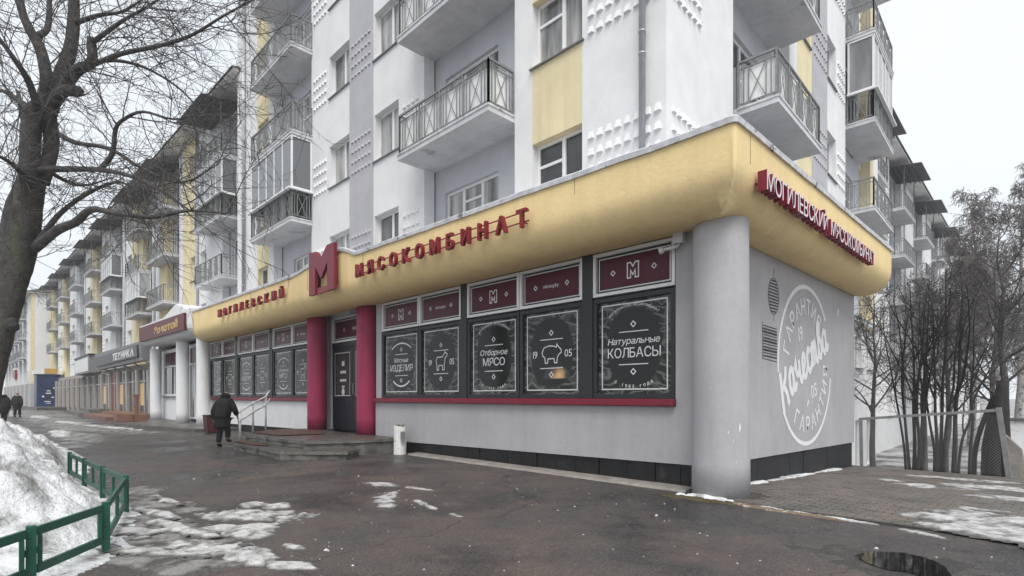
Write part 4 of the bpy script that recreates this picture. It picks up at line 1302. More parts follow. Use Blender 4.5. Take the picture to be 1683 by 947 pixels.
# ------------------------------------------------------------------ white shop further left
k = thing('white_shop', 'small white shop with round pillars and a maroon sign left of the yellow canopy', 'shop', (-30, 2, 0))
m = MB()
m.box(-38.5, -35.1, 0, .3, .1, 4.3); m.box(-32.1, -29.5, 0, .3, .1, 4.3); m.box(-27.9, -25.95, 0, .3, .1, 4.3)
m.box(-35.1, -32.1, 0, .3, .1, 1.55); m.box(-35.1, -32.1, 0, .3, 4.2, 4.3); m.box(-29.5, -27.9, 0, .3, 4.2, 4.3)
m.build('wall', WHITE, k)
m = MB(); m.box(-38.4, -26, .4, 1.0, .1, 5.2); m.build('inner_block', DARKIN, k)
for X in (-34.7, -28.7, -25.0): column_mb(X, -.5, .30, .12, 4.35, 18).build('pillar', WHITE, k, smooth=True)
m = MB(); pr = [(0.0, 5.5), (0, 4.75)] + [(.35 * (1 - math.cos(rad(a))), 4.75 - .42 * math.sin(rad(a))) for a in (22, 45, 67, 90)] + [(1.4, 4.36), (1.4, 5.5)]
n0 = len(m.v)
for X in (-35.6, -24.55):
    for i, z in pr: m.v.append((X, -1.12 + i, z + .0115 * (-X - 24) + .12))
L_ = len(pr)
for q in range(L_): m.f.append((q, (q + 1) % L_, L_ + (q + 1) % L_, L_ + q)); m.m.append(0)
m.f.append(tuple(reversed(range(L_)))); m.m.append(0); m.f.append(tuple(L_ + q for q in range(L_))); m.m.append(0)
n = len(m.v)
m.v += [(-30.5, -1.1, 5.6), (-25.2, -1.1, 5.6), (-27.4, -1.1, 6.15), (-30.5, .6, 5.6), (-25.2, .6, 5.6), (-27.4, .6, 6.15)]
for f in ((0, 1, 2), (5, 4, 3), (0, 2, 5, 3), (1, 4, 5, 2)): m.f.append(tuple(n + q for q in f)); m.m.append(0)
m.build('canopy', WHITE, k, smooth=False)
def small_window(parent, x0, x1, z0, z1, zm, y=.08):
    m = MB(); t = .09
    m.box(x0, x1, y - .06, y + .05, z0, z0 + t); m.box(x0, x1, y - .06, y + .05, z1 - t, z1); m.box(x0, x0 + t, y - .06, y + .05, z0 + t, z1 - t); m.box(x1 - t, x1, y - .06, y + .05, z0 + t, z1 - t)
    m.box(x0 + t, x1 - t, y - .06, y + .05, zm, zm + t); m.box(x1 - .7, x1 - .6, y - .05, y + .05, z0 + t, zm)
    o = m.build('window', WFRAME, parent)
    g_ = MB(); g_.box(x0 + t, x1 - t, y, y + .02, z0 + t, zm); g_.build('pane', GLASS, o)
    g_ = MB(); g_.box(x0 + t, x1 - t, y, y + .02, zm + t, z1 - t); g_.build('maroon_panel', BURGP, o)
small_window(k, -35.1, -32.1, 1.55, 4.2, 3.25)
small_window(k, -29.5, -27.9, .3, 4.2, 3.2)
m = MB(); m.box(-35.2, -32.0, -.12, .05, 1.46, 1.54); m.build('sill', SILLM, k)
m = MB(); m.prism([(-31.5, -1.6), (-30.4, -3.2), (-21.6, -1.75), (-21.3, -.04), (-38, -.04)], 0, .14); m.build('doorstep', [STONET], k)
sg = thing('shop_sign', 'maroon sign board with gold lettering on the white shop', 'sign', (-30, -1.2, 5))
m = MB()
m.hexa([(-35.3, -1.24, 4.79), (-25.35, -1.24, 4.66), (-25.35, -1.13, 4.66), (-35.3, -1.13, 4.79), (-35.3, -1.24, 5.62), (-25.35, -1.24, 5.47), (-25.35, -1.13, 5.47), (-35.3, -1.13, 5.62)])
m.build('board', MAROON, sg)
m = MB(); text_flat(m, 'Золотой', .36, -28.9, 5.1, on_front(-1.25), bold=.06, shear=.2, width=5.0, gap=.02)
m.build('lettering', GOLD, sg)

# ------------------------------------------------------------------ row of shops under the long block
row = thing('shop_row', 'row of shops with beige pilasters and dark glazing under the long apartment block', 'shop row', (-50, 1, 0))
OF = .95
s = -14.6
m0 = MB(); BF.box(m0, -75, -14.2, -.4, OF - .35, 3.38, 3.75, 0); BF.box(m0, -75, -.4, -.4, .0, 2.9, 3.38, 0); m0.build('fascia', BEIGE, row)
m0 = MB(); BF.box(m0, -75, -14.2, -.9, OF - .4, .0, .35); m0.build('plinth', PLINTH, row)
lit = 0
while s > -72:
    p = MB(); BF.box(p, s - .42, s, -.4, OF, .0, 3.38); p.build('pilaster', BEIGE, row)
    q = MB(); BF.box(q, s - 3.2, s - .42, -.4, OF - .16, .36, 3.37)
    wn = q.build('shop_window', REDDOOR if lit == 3 else GRAPHW, row)
    q = MB(); BF.box(q, s - 1.9, s - 1.82, OF - .155, OF - .11, .36, 3.3); BF.box(q, s - 3.19, s - .43, OF - .155, OF - .12, 2.5, 2.58); q.build('window_frame', GREYFR, wn)
    if lit in (0, 2, 4):
        q = MB(); BF.box(q, s - 3.0, s - 2.0, OF - .15, OF - .13, .9, 2.4); q.build('lit_pane', WARMLIT, wn)
    s -= 3.2; lit += 1
gsg = thing('shop_sign', 'long dark grey awning sign box with white letters over the shop row', 'sign', (-44, -1.3, 4.3))
m = MB()
m.hexa([(-54.6, -.92, 3.75), (-36.2, -.92, 3.75), (-36.2, -.55, 3.75), (-54.6, -.55, 3.75), (-54.6, -1.02, 5.12), (-36.2, -1.02, 4.92), (-36.2, -.4, 5.0), (-54.6, -.4, 5.2)]); m.build('board', GREYSIGN2, gsg)
m = MB(); m.box(-53.6, -36.9, -1.08, -1.03, 4.0, 4.75); m.build('panel', GREYSIGN, gsg)
m = MB(); text_flat(m, 'ТЕХНИКА', .46, -41.6, 4.38, on_front(-1.085), bold=.05, width=7.6); m.build('lettering', PRINT, gsg)
for X in (-51, -47, -43, -39.5, -36.3):
    m = MB(); m.bar((X, -.8, 3.74), (X, .1, 3.1), .08); m.build('bracket', GREYSIGN2, gsg)
ws = thing('shop_sign', 'white box sign beside the dark grey awning sign over the shop row', 'sign', (-58, -1.5, 4))
m = MB(); m.box(-65, -55.5, -1.3, -.7, 3.6, 5.1, 0); m.box(-64.5, -56.0, -1.33, -1.301, 3.75, 4.95, 1); m.box(-65.1, -55.4, -1.35, -.6, 5.102, 5.24, 2); m.build('board', [GREYSIGN2, PRINT, ANTHR], ws)
tr = thing('terrace', 'low red-brown tiled terrace with steps before the shop row', 'terrace', (-41, -1.5, 0))
m = MB(); m.box(-47, -35.6, -1.5, .2, 0, .42); m.build('upper_step', REDBR, tr)
m = MB(); m.box(-48, -38.0, -2.5, -1.51, 0, .22); m.build('lower_step', REDBR, tr)
m = MB(); m.box(-36.6, -35.5, -2.3, -1.52, 0, .45); m.build('planter_wall', REDBR, tr)
t = thing('bollard', 'slim dark red post standing on the red-brown terrace', 'post', (-37.0, -1.1, .42))
m = MB(); m.tube([(-37.0, -1.1, .42), (-37.0, -1.1, 1.55)], .14, 10); m.tube([(-37, -1.1, 1.55), (-37, -1.1, 1.65)], .19, 10); m.build('shaft', REDBR, t)
t = thing('grey_stoop', 'low grey concrete doorstep along the distant shops', 'steps', (-53, -1.7, 0))
m = MB(); m.box(-57, -49.5, -2.6, -.6, 0, .25); m.box(-56.2, -50.2, -1.9, -.6, .25, .5); m.build('step', STONE, t)
bk = thing('blue_entrance', 'dark blue poster-covered entrance box with a small yellow sign in the distance', 'kiosk', (-84, -2, 0))
m = MB(); m.box(-87, -83.0, -3.1, -.9, 0.1, 4.2); m.build('box', BLUEK, bk)
m = MB(); m.box(-87.2, -82.8, -3.3, -.7, 4.22, 4.7); m.build('roof_rim', WFRAME, bk)
m = MB(); m.box(-82.79, -82.7, -2.4, -1.2, 4.3, 4.9); m.build('yellow_sign', GOLD, bk)
m = MB()
for (y, z, a, b) in ((-2.0, 1.9, .5, .14), (-2.0, 2.2, .36, .12), (-1.5, 2.55, .16, .16), (-2.5, 1.5, .2, .2), (-1.6, 1.4, .2, .16), (-2.1, .9, .6, .1), (-2.0, .7, .4, .08)): m.box(-82.99, -82.98, y - a / 2, y + a / 2, z - b / 2, z + b / 2)
m.build('poster_print', PRINT, bk)
m = MB(); m.box(-83, -74, -3.6, -.5, 0, .3); m.build('doorstep', STONET, bk)
t = thing('pharmacy_sign', 'small red and white sign on the far street corner', 'sign', (-100, -3.2, 4))
m = MB(); m.box(-106, -103, -4.4, -4.0, 3.8, 5.6, 0); m.box(-102.99, -102.9, -4.35, -4.05, 4.0, 5.4, 1); m.box(-105.9, -103.1, -4.43, -4.401, 4.2, 5.3, 1); m.build('board', [WFRAME, REDTOP], t)
fl = MB()
for i in range(14): FB.box(fl, -4.6 - i * 3.2 - 3.1, -4.6 - i * 3.2, -.3, .0, 0, 3.39, i % 2)
FB.box(fl, -4.5, 0, -.3, .1, 0, 3.38, 1)
far_shops = fl.build('far_shop_fronts', [BEIGE, GREYFR]); tag(far_shops, 'pale ground-floor shop fronts under the distant hazy block', 'shop fronts')

# ------------------------------------------------------------------ brick paving on the right
pv = thing('brick_paving', 'damp brown brick paving beside the mural wall', 'paving', (2, 4, 0))
pv['kind'] = 'structure'; del pv['category']
def pz(x, y): return groundz(x, y) + .03
m = MB()
yy = [-.62, .6, 4.0, 8.25]
for i in range(3):
    a, b = yy[i], yy[i + 1]
    m.hexa([(.02, a, pz(0, a) - .12), (4.6, a, pz(0, a) - .12), (4.6, b, pz(0, b) - .12), (.02, b, pz(0, b) - .12), (.02, a, pz(0, a) - .012), (4.6, a, pz(0, a) - .012), (4.6, b, pz(0, b) - .012), (.02, b, pz(0, b) - .012)])
m.build('bedding', JOINT, pv)
bm_ = MB(); bm_.hexa([(.003, .003, -.03), (.197, .003, -.03), (.197, .097, -.03), (.003, .097, -.03), (.008, .008, 0), (.192, .008, 0), (.192, .092, 0), (.008, .092, 0)])
PM = bm_.mesh('brick', PAVER)
bricks = []
y = -.6; r_ = 0
while y < 8.15:
    x = .03 - (.1 if r_ % 2 else 0)
    while x < 4.5:
        if x > .0: bricks.append((x, y))
        x += .2
    y += .1; r_ += 1
def key(b): return (b[0] - 3.84) ** 2 + (b[1] + 8.2) ** 2 + (0 if b[0] < 3.2 + .02 * b[1] else 1e4)
bricks.sort(key=key)
stf = MB()
for i, (x, y) in enumerate(bricks):
    dz = pz(x, y) + rnd.uniform(-.005, .004)
    if (x - .17) ** 2 + (y + .13) ** 2 < .5 ** 2 and y < .3: continue
    if i < 298: put('brick', PM, pv, Vector((x, y, dz)) - wloc(pv), rnd.uniform(-.012, .012))
    else: stf.add([tuple(v.co) for v in PM.vertices], [tuple(p.vertices) for p in PM.polygons], lambda p: (p[0] + x, p[1] + y, p[2] + dz))
stf.build('bricks', PAVER, pv, kind='stuff')

# ------------------------------------------------------------------ snow, slush, puddle
def field(name, mtl, blobs, res, amp, nscale, namp, seed, label, kind='structure', detail=.25, zoff=0.0, cap=None):
    """mound field: relief that dips below the pavement where it ends"""
    x0 = min(b[0] - b[2] * 1.3 for b in blobs); x1 = max(b[0] + b[2] * 1.3 for b in blobs)
    y0 = min(b[1] - b[2] * 1.3 for b in blobs); y1 = max(b[1] + b[2] * 1.3 for b in blobs)
    nx, ny = int((x1 - x0) / res) + 1, int((y1 - y0) / res) + 1
    H = {}
    m = MB(); idx = {}
    for j in range(ny + 1):
        for i in range(nx + 1):
            x, y = x0 + i * res, y0 + j * res; best = -9
            for (bx, by, ra, rb, ang) in blobs:
                c, s_ = math.cos(rad(ang)), math.sin(rad(ang)); dx, dy = x - bx, y - by
                u, v = (dx * c + dy * s_) / ra, (-dx * s_ + dy * c) / rb
                best = max(best, 1 - (u * u + v * v))
            n = mnoise.noise(Vector((x * nscale, y * nscale, seed))) + .5 * mnoise.noise(Vector((x * nscale * 2.3, y * nscale * 2.3, seed + 3))) + detail * 1.6 * mnoise.noise(Vector((x * nscale * 5, y * nscale * 5, seed + 5)))
            h = best - .25 + namp * 1.25 * n
            h = amp * (math.sqrt(h) if h > 0 else h)
            if cap: h = min(h, cap + .3 * (h - cap))
            H[i, j] = h
    for j in range(ny):
        for i in range(nx):
            c = [(i, j), (i + 1, j), (i + 1, j + 1), (i, j + 1)]
            if max(H[q] for q in c) < 0: continue
            f = []
            for q in c:
                if q not in idx:
                    x, y = x0 + q[0] * res, y0 + q[1] * res
                    idx[q] = len(m.v); m.v.append((x, y, groundz(x, y) + zoff + max(H[q], -.03)))
                f.append(idx[q])
            m.f.append(tuple(f)); m.m.append(0)
    o = m.build(name, mtl, smooth=True)
    at = o.data.attributes.new('thick', 'FLOAT', 'POINT')
    for q, vi in idx.items(): at.data[vi].value = max(0.0, H[q]) / (cap or amp)
    o['kind'] = kind; o['label'] = label
    return o
def thin_edge(m, wet, lo, hi):
    """where the crust has melted thin the wet grey ground shows through it"""
    t = m.node_tree; b = t.nodes['Principled BSDF']
    src = b.inputs['Base Color'].links[0].from_socket
    a = t.nodes.new('ShaderNodeAttribute'); a.attribute_name = 'thick'
    r = t.nodes.new('ShaderNodeMapRange'); r.inputs[1].default_value = lo; r.inputs[2].default_value = hi
    t.links.new(a.outputs['Fac'], r.inputs[0])
    x = t.nodes.new('ShaderNodeMixRGB'); x.inputs[1].default_value = (*wet, 1)
    t.links.new(r.outputs[0], x.inputs[0]); t.links.new(src, x.inputs[2]); t.links.new(x.outputs[0], b.inputs['Base Color'])
thin_edge(SNOWP, (.10, .097, .095), .12, .62)
thin_edge(SLUSH, (.055, .052, .05), .05, .5)
# ice and snow crusts on the asphalt
field('snow_patch', SNOWP, [(-3.3, -5.72, .80, .36, 38), (-2.6, -6.10, .65, .34, 35), (-1.9, -6.55, .90, .34, 34), (-3.85, -5.4, .48, .22, 25)], .025, .035, 3.2, .8, 1.0, 'long torn crust of icy snow on the asphalt beside the slush')
field('snow_patch', SNOWP, [(-1.0, -6.25, .30, .14, 25), (-1.55, -5.95, .16, .08, 10)], .03, .018, 5.0, .6, 2.0, 'small icy snow crust nearest the camera at the bottom of the asphalt')
field('snow_patch', SNOWP, [(-4.35, -3.3, .42, .18, 20), (-3.3, -3.85, .50, .17, -42), (-2.75, -4.15, .38, .16, -35)], .03, .018, 4.5, .8, 3.0, 'forked snow streak in the middle of the asphalt')
field('snow_patch', SNOWP, [(-3.5, -3.07, .32, .08, 12), (-2.35, -3.78, .50, .07, -14), (-1.55, -3.9, .16, .06, 0)], .03, .016, 5.0, .7, 4.0, 'thin broken snow streak closer to the black plinth')
field('snow_patch', SNOWP, [(3.4, .35, .75, .95, 5), (3.0, -.45, .45, .22, -10), (3.9, -.5, .9, .35, 0), (2.75, .1, .35, .25, 40)], .035, .03, 2.6, 1.0, 5.0, 'wide trampled snow sheet at the right edge of the brick paving', zoff=.028)
field('snow_patch', SNOWP, [(2.1, 4.0, .5, .45, 10), (2.9, 4.9, .8, .6, 30), (3.4, 3.2, .7, .4, 0), (1.5, 4.6, .25, .25, 0), (2.3, 6.4, .9, .35, 0)], .04, .022, 2.8, 1.0, 6.0, 'scattered snow remains on the brick paving near the mesh fence', zoff=.028)
field('snow_patch', SNOWP, [(1.95, -.72, .42, .05, -2), (1.15, -.66, .5, .045, -3), (2.75, -.85, .3, .07, -20)], .02, .03, 5, .5, 7.0, 'thin line of dirty snow along the paving edge')
lump = MB()
tiny = random.Random(5)
for i in range(260):
    x, y = tiny.uniform(-8, 3.5), tiny.uniform(-7.2, -1.2)
    r = tiny.uniform(.004, .011)
    if tiny.random() < .05: r *= 2.4
    z = groundz(x, y); a = tiny.random() * 3
    p = [(x + r * 1.3 * math.cos(a + q * math.pi / 2), y + r * math.sin(a + q * math.pi / 2), z) for q in range(4)]
    for q in range(4): lump.poly([p[q], p[(q + 1) % 4], (x, y, z + r * .8)])
o = lump.build('ice_crumbs', SNOW); o['kind'] = 'stuff'; o['label'] = 'small scattered crumbs of ice on the asphalt'
field('slush', SLUSH, [(-3.2, -6.78, 1.9, .55, 8), (-2.0, -6.95, .9, .42, 25), (-4.9, -6.35, .9, .38, 10), (-1.0, -7.4, 1.0, .5, 30), (-6.3, -6.4, .9, .3, 0)], .06, .022, 3.2, .8, 8.0, 'dirty grey slush strip between the green fence and the asphalt')
field('snow_patch', SNOWP, [(-4.1, -6.55, .75, .10, 12), (-3.0, -6.55, .9, .12, 14), (-2.3, -7.05, .8, .12, 30), (-3.3, -7.0, .5, .16, 20), (-5.2, -6.3, .6, .09, 6)], .06, .02, 4.0, 1.0, 14.0, 'ridge of dirty icy snow lying on the slush beside the green fence', zoff=.03)
field('slush', SLUSH, [(-30, -4.4, 9, 1.5, 6), (-22, -5.6, 6, .8, -4), (-40, -4.6, 9, 1.6, 0), (-52, -4.5, 9, 2.0, 0), (-66, -4.2, 10, 2, 0)], .22, .05, .55, .9, 9.0, 'icy grey pavement further down the street')
field('snow_patch', SNOWP, [(-29, -3.9, 3.6, .4, 8), (-24.5, -5.8, 3.4, .35, -4), (-36, -4.6, 4, .5, 4), (-26, -3.3, 2.2, .2, 10), (-48, -5.0, 4, .5, 0)], .12, .085, .9, .8, 10.0, 'streaks of snow on the far pavement')
m = MB()
pud = [(2.46, -2.32), (2.52, -2.10), (2.64, -1.97), (2.80, -1.90), (2.96, -1.96), (3.09, -2.12), (3.16, -2.34), (3.2, -2.6), (3.05, -2.62), (2.9, -2.56), (2.76, -2.60), (2.6, -2.50)]
pp = smooth_path([(a, b, 0) for a, b in pud + pud[:1]], 5)
m.poly([(p.x + .012 * mnoise.noise(p * 9), p.y + .012 * mnoise.noise(p * 9 + Vector((5, 0, 0))), .009) for p in pp[:-1]])
struct(m.build('puddle', WATER), 'dark puddle in the foreground asphalt')
field('wet_margin', WETM, [(2.84, -2.30, .62, .62, 0), (3.2, -2.6, .5, .3, 20), (2.2, -2.35, .45, .12, 10)], .006, .004, 3.0, .7, 15.0, 'damp silty margin of the foreground puddle', cap=.002)
field('moss', MOSS, [(.02, -.72, .62, .13, 2)], .025, .035, 6, .6, 11.0, 'strip of sodden moss at the foot of the grey corner column', kind='stuff')
field('rusty_dirt', ORANGE, [(.95, -.68, .45, .10, -8), (1.6, -.72, .6, .06, -5)], .025, .025, 6, .6, 12.0, 'rust-coloured dirt along the paving edge', kind='stuff')
field('snow_patch', SNOW, [(.15, -.60, .5, .06, 4), (.08, 1.6, .12, .5, 0), (.08, 3.4, .12, 1.4, 0), (.08, 6.2, .12, 1.6, 0)], .03, .05, 5, .5, 13.0, 'snow line along the foot of the mural wall', zoff=.02)
# snow heap behind the green fence
x0, x1, y0, y1, res = -22.0, -1.0, -13.0, -6.0, .055
m = MB(); nx, ny = int((x1 - x0) / res), int((y1 - y0) / res)
FENCE = [(-1.05, -8.5), (-1.83, -7.9), (-2.62, -7.32), (-4.62, -6.84), (-8.85, -7.0), (-10.5, -6.7), (-13.5, -6.5), (-22, -6.7)]
def fence_y(x):
    for i in range(len(FENCE) - 1):
        a, b = FENCE[i], FENCE[i + 1]
        if b[0] <= x <= a[0]: return a[1] + (b[1] - a[1]) * (x - a[0]) / (b[0] - a[0])
    return FENCE[0][1] if x > FENCE[0][0] else -6.7
idx = {}
def heap(x, y):
    d = fence_y(x) - y + .12 * mnoise.noise(Vector((x * 1.5, 3, 0)))
    if d < -.2: return -.05
    ridge = .10 + 1.0 * math.exp(-((y + 8.35) / (.95 if y > -8.35 else 1.6)) ** 2) * max(0, min(1, (-2.75 - x) / 1.5)) * (1 - .45 * max(0, min(1, (-9.5 - x) / 3))) + .30 * max(0, min(1, (-7.6 - x) / 1.2)) * math.exp(-((y + 7.4) / .7) ** 2)
    edge = max(0, min(1, (d + .05) / .40))
    n = .5 + .5 * mnoise.noise(Vector((x * .9, y * .9, 1.0)))
    v4 = mnoise.voronoi(Vector((x * 2.1, y * 2.1, 3.0)))[0]; n3 = v4[1] - v4[0]
    n2 = .35 * n3 + abs(mnoise.noise(Vector((x * 2.6, y * 2.6, 2.0)))) + .5 * abs(mnoise.noise(Vector((x * 6, y * 6, 4.0)))) + .22 * abs(mnoise.noise(Vector((x * 13, y * 13, 6.0))))
    h = ridge * (.72 + .5 * n) * (.25 + .75 * edge) - .02
    return h * edge * .92 + .22 * (n2 - .45) * min(1, .3 + h * 1.6) * (edge > .05) + .015
for j in range(ny + 1):
    for i in range(nx + 1):
        x, y = x0 + i * res, y0 + j * res
        m.v.append((x, y, heap(x, y)))
W_ = nx + 1
for j in range(ny):
    for i in range(nx):
        a = j * W_ + i
        if max(m.v[q][2] for q in (a, a + 1, a + W_, a + W_ + 1)) < -.02: continue
        m.f.append((a, a + 1, a + W_ + 1, a + W_)); m.m.append(0)
tag(m.build('snow_heap', SNOW, smooth=True), 'big dirty snow heap piled behind the low green fence', 'snow heap')

# ------------------------------------------------------------------ low green fence
fe = thing('low_fence', 'low green metal lawn fence with open rectangular panels around the snow heap', 'fence', (-3, -7.2, 0))
def fence_panel(a, b, z0=.10, z1=.47, subs=0):
    m = MB(); a = Vector((*a, 0)); b = Vector((*b, 0)); t = (b - a).normalized(); L = (b - a).length; U = Vector((0, 0, 1))
    a2, b2 = a + t * .06, b - t * .06; w_ = .07; d = .032
    m.bar(a2 + U * (z1 - w_ / 2), b2 + U * (z1 - w_ / 2), w_, d); m.bar(a2 + U * (z0 + w_ / 2), b2 + U * (z0 + w_ / 2), w_, d)
    for p in (a2 + t * .035, b2 - t * .035): m.bar(p + U * (z0 + w_), p + U * (z1 - w_), .07, d)
    for q in range(1, subs + 1):
        p = a2 + (b2 - a2) * (q / (subs + 1)); m.bar(p + U * (z0 + w_), p + U * (z1 - w_), .05, d)
    zm = (z0 + z1) / 2
    m.bar(a, a2 + t * .002, .055, .02); m.v[-8:] = [(v[0], v[1], v[2] + zm) for v in m.v[-8:]]
    m.bar(b2 - t * .002, b, .055, .02); m.v[-8:] = [(v[0], v[1], v[2] + zm) for v in m.v[-8:]]
    m.build('panel', GREEN, fe, bevel=.004)
def fence_post(p, h=.49):
    m = MB(); m.box(p[0] - .032, p[0] + .032, p[1] - .032, p[1] + .032, -.03, h); m.build('post', GREEN, fe, bevel=.004)
def lerp2(a, b, t): return (a[0] + (b[0] - a[0]) * t, a[1] + (b[1] - a[1]) * t)
for p in FENCE[:5]: fence_post(p)
fence_panel(FENCE[0], FENCE[1]); fence_panel(FENCE[1], FENCE[2]); fence_panel(FENCE[2], FENCE[3], subs=1)
for i in range(3):
    a, b = lerp2(FENCE[3], FENCE[4], i / 3), lerp2(FENCE[3], FENCE[4], (i + 1) / 3)
    fence_panel(a, b, subs=1)
    if i: fence_post(a)

# ------------------------------------------------------------------ trees
tr_ = random.Random(3)
def rvec():
    while True:
        v = Vector((tr_.uniform(-1, 1), tr_.uniform(-1, 1), tr_.uniform(-1, 1)))
        if .05 < v.length < 1: return v.normalized()
def shoot(p, d, L, segs, wig, lift):
    pts = [Vector(p)]; d = Vector(d).normalized(); k = rvec() * wig
    for i in range(segs):
        d = (d + k * .5 + rvec() * wig * .55 + Vector((0, 0, lift))).normalized()
        pts.append(pts[-1] + d * (L / segs))
    return pts
def sample(path, t):
    n = len(path) - 1; x = t * n; i = min(int(x), n - 1); f = x - i
    return path[i].lerp(path[i + 1], f), (path[i + 1] - path[i]).normalized()
def side_dir(t, lo, hi, bias=None):
    a = rad(tr_.uniform(lo, hi)); u = (rvec() + (bias or Vector((0, 0, 0)))).cross(t)
    u = u.normalized() if u.length > .01 else t.orthogonal().normalized()
    u = t.cross(u).normalized()
    return t * math.cos(a) + u * math.sin(a)
def brush(mb, path, n1, L1, r1, n2, L2, r2, n3, L3, r3, lift=.03, wig=.3, t0=.2, bias=None):
    for i in range(n1):
        t = t0 + (1 - t0) * (i + tr_.random()) / n1
        p, d = sample(path, t); l = tr_.uniform(*L1) * (1.1 - .35 * t)
        q = shoot(p, side_dir(d, 30, 75, bias), l, 8, wig, lift)
        mb.tube(q, [r1 * (1 - .75 * k / 8) for k in range(9)], 4, cap=False)
        for j in range(n2):
            p2, d2 = sample(q, .15 + .85 * (j + tr_.random()) / n2); l2 = tr_.uniform(*L2)
            q2 = shoot(p2, side_dir(d2, 25, 65, bias), l2, 5, wig * 1.1, lift)
            mb.tube(q2, [r2 * (1 - .7 * k / 5) for k in range(6)], 3, cap=False)
            for _ in range(n3):
                p3, d3 = sample(q2, tr_.uniform(.2, 1)); q3 = shoot(p3, side_dir(d3, 25, 60), tr_.uniform(*L3), 3, wig * 1.1, lift)
                mb.tube(q3, [r3, r3 * .85, r3 * .7, r3 * .4], 3, cap=False)
LIMB = {
'stemL':[(-12.44,-7.35,6.31),(-12.31,-7.36,7.08),(-12.26,-7.31,7.76),(-12.12,-7.16,8.0)],
'stemR':[(-12.4,-7.16,6.35),(-12.38,-7.0,7.15),(-12.26,-7.03,7.73),(-12.17,-7.08,8.06)],
'A':[(-12.15,-7.2,7.83),(-11.93,-7.11,8.51),(-11.89,-7.22,9.12),(-11.91,-7.38,9.45),(-11.91,-7.52,9.85),(-11.84,-7.59,10.49),(-11.8,-7.7,12.2)],
'A2':[(-11.95,-7.27,9.39),(-12.04,-7.08,9.72),(-12.13,-7.04,10.41),(-12.11,-7.02,10.95),(-12.1,-6.9,12.4)],
'B':[(-12.15,-7.06,7.95),(-12.22,-6.84,8.82),(-12.19,-6.67,9.51),(-12.26,-6.6,10.42),(-12.41,-6.6,11.63),(-12.5,-6.5,13.2)],
'C':[(-11.98,-7.03,7.96),(-11.27,-6.87,8.08),(-10.66,-6.68,7.91)],
'C2':[(-11.88,-6.92,8.17),(-11.21,-6.67,8.56),(-10.73,-6.46,8.64),(-10.6,-6.48,9.1)],
'D':[(-12.06,-7.25,7.84),(-11.52,-7.42,8.16),(-11.35,-7.67,8.49),(-11.27,-7.87,8.73),(-11.25,-8.14,9.14)],
'E':[(-12.42,-7.33,7.88),(-13.17,-7.52,8.37),(-13.83,-7.76,8.75),(-14.71,-8.23,9.14)],
'F':[(-12.34,-7.25,6.58),(-11.22,-6.82,6.4),(-10.09,-6.39,6.17),(-9.17,-6.02,5.88),(-8.31,-5.71,5.46),(-7.69,-5.37,5.01)],
'F2':[(-10.09,-6.39,6.17),(-9.8,-6.23,6.47),(-9.63,-6.2,6.92),(-9.38,-6.09,7.07),(-8.88,-5.87,7.11),(-8.12,-5.52,6.81),(-7.53,-5.21,6.82)],
'G':[(-12.36,-7.27,4.83),(-11.49,-6.95,5.12),(-10.7,-6.72,5.16),(-10.1,-6.54,5.32),(-9.3,-6.3,5.12),(-8.29,-5.84,4.9),(-7.46,-5.43,4.92),(-6.59,-4.97,4.76)],
'H':[(-12.31,-7.21,6.72),(-12.69,-6.74,6.6),(-12.97,-6.32,6.67),(-13.06,-5.69,7.09)],
'I':[(-12.73,-7.64,3.03),(-13.69,-7.77,4.54),(-14.17,-7.68,5.96),(-14.33,-7.42,6.97),(-14.53,-7.33,7.82),(-14.93,-7.45,9.31)],
'J':[(-10.73,-6.46,8.57),(-9.79,-6.08,8.57),(-8.77,-5.62,8.47),(-7.87,-5.27,8.42),(-7.1,-4.92,8.59),(-6.31,-4.54,8.74)],
'K':[(-10.58,-6.46,8.99),(-9.79,-6.08,9.23),(-9.15,-5.72,9.41),(-8.45,-5.29,9.75)],
'L':[(-12.28,-6.62,10.14),(-11.34,-6.23,10.07),(-10.59,-5.9,9.95),(-9.71,-5.43,10.23)],
'M':[(-12.34,-7.25,4.94),(-12.48,-6.82,5.76),(-12.49,-6.25,6.41),(-12.46,-5.66,6.78),(-12.52,-5.14,6.48)],
'N':[(-11.91,-6.81,8.7),(-11.79,-6.11,9.29),(-11.62,-5.37,9.39),(-11.3,-4.62,8.98),(-11.05,-4.08,8.26)],
'O':[(-12.08,-6.98,7.47),(-11.21,-6.67,7.01),(-10.21,-6.22,6.7),(-9.32,-5.74,6.12),(-8.57,-5.26,5.8),(-7.83,-4.81,6.08)],
'P':[(-12.44,-7.35,6.31),(-11.91,-7.67,6.46),(-11.63,-7.95,6.48),(-11.79,-8.4,6.45)]}
RAD = dict(stemL=(.20, .17), stemR=(.15, .14), A=(.13, .05), A2=(.07, .025), B=(.17, .07), C=(.13, .10), C2=(.13, .08), D=(.08, .018), E=(.09, .02), F=(.075, .016), F2=(.055, .012),
           G=(.11, .012), H=(.06, .012), I=(.13, .04), J=(.055, .012), K=(.05, .012), L=(.06, .012), M=(.07, .012), N=(.055, .01), O=(.06, .01), P=(.06, .015))
TRUNK = [(-13.48, -8.26, -0.75), (-13.35, -8.13, 0.43), (-13.21, -7.99, 1.67), (-13.06, -7.83, 2.77), (-12.89, -7.67, 3.87), (-12.74, -7.51, 4.7), (-12.61, -7.38, 5.8), (-12.54, -7.3, 6.55)]
tree = thing('street_tree', 'large bare dark street tree with a leaning trunk beside the snow heap', 'tree', (-13.5, -8.0, 0))
m = MB()
tp = smooth_path(TRUNK, 6)
rr = [.30 - .10 * min(1, i / 12) + .09 * math.exp(-((i - 30) / 12) ** 2) + .02 * mnoise.noise(Vector((i * .6, 1, 1))) for i in range(len(tp))]
m.tube(tp, rr, 18)
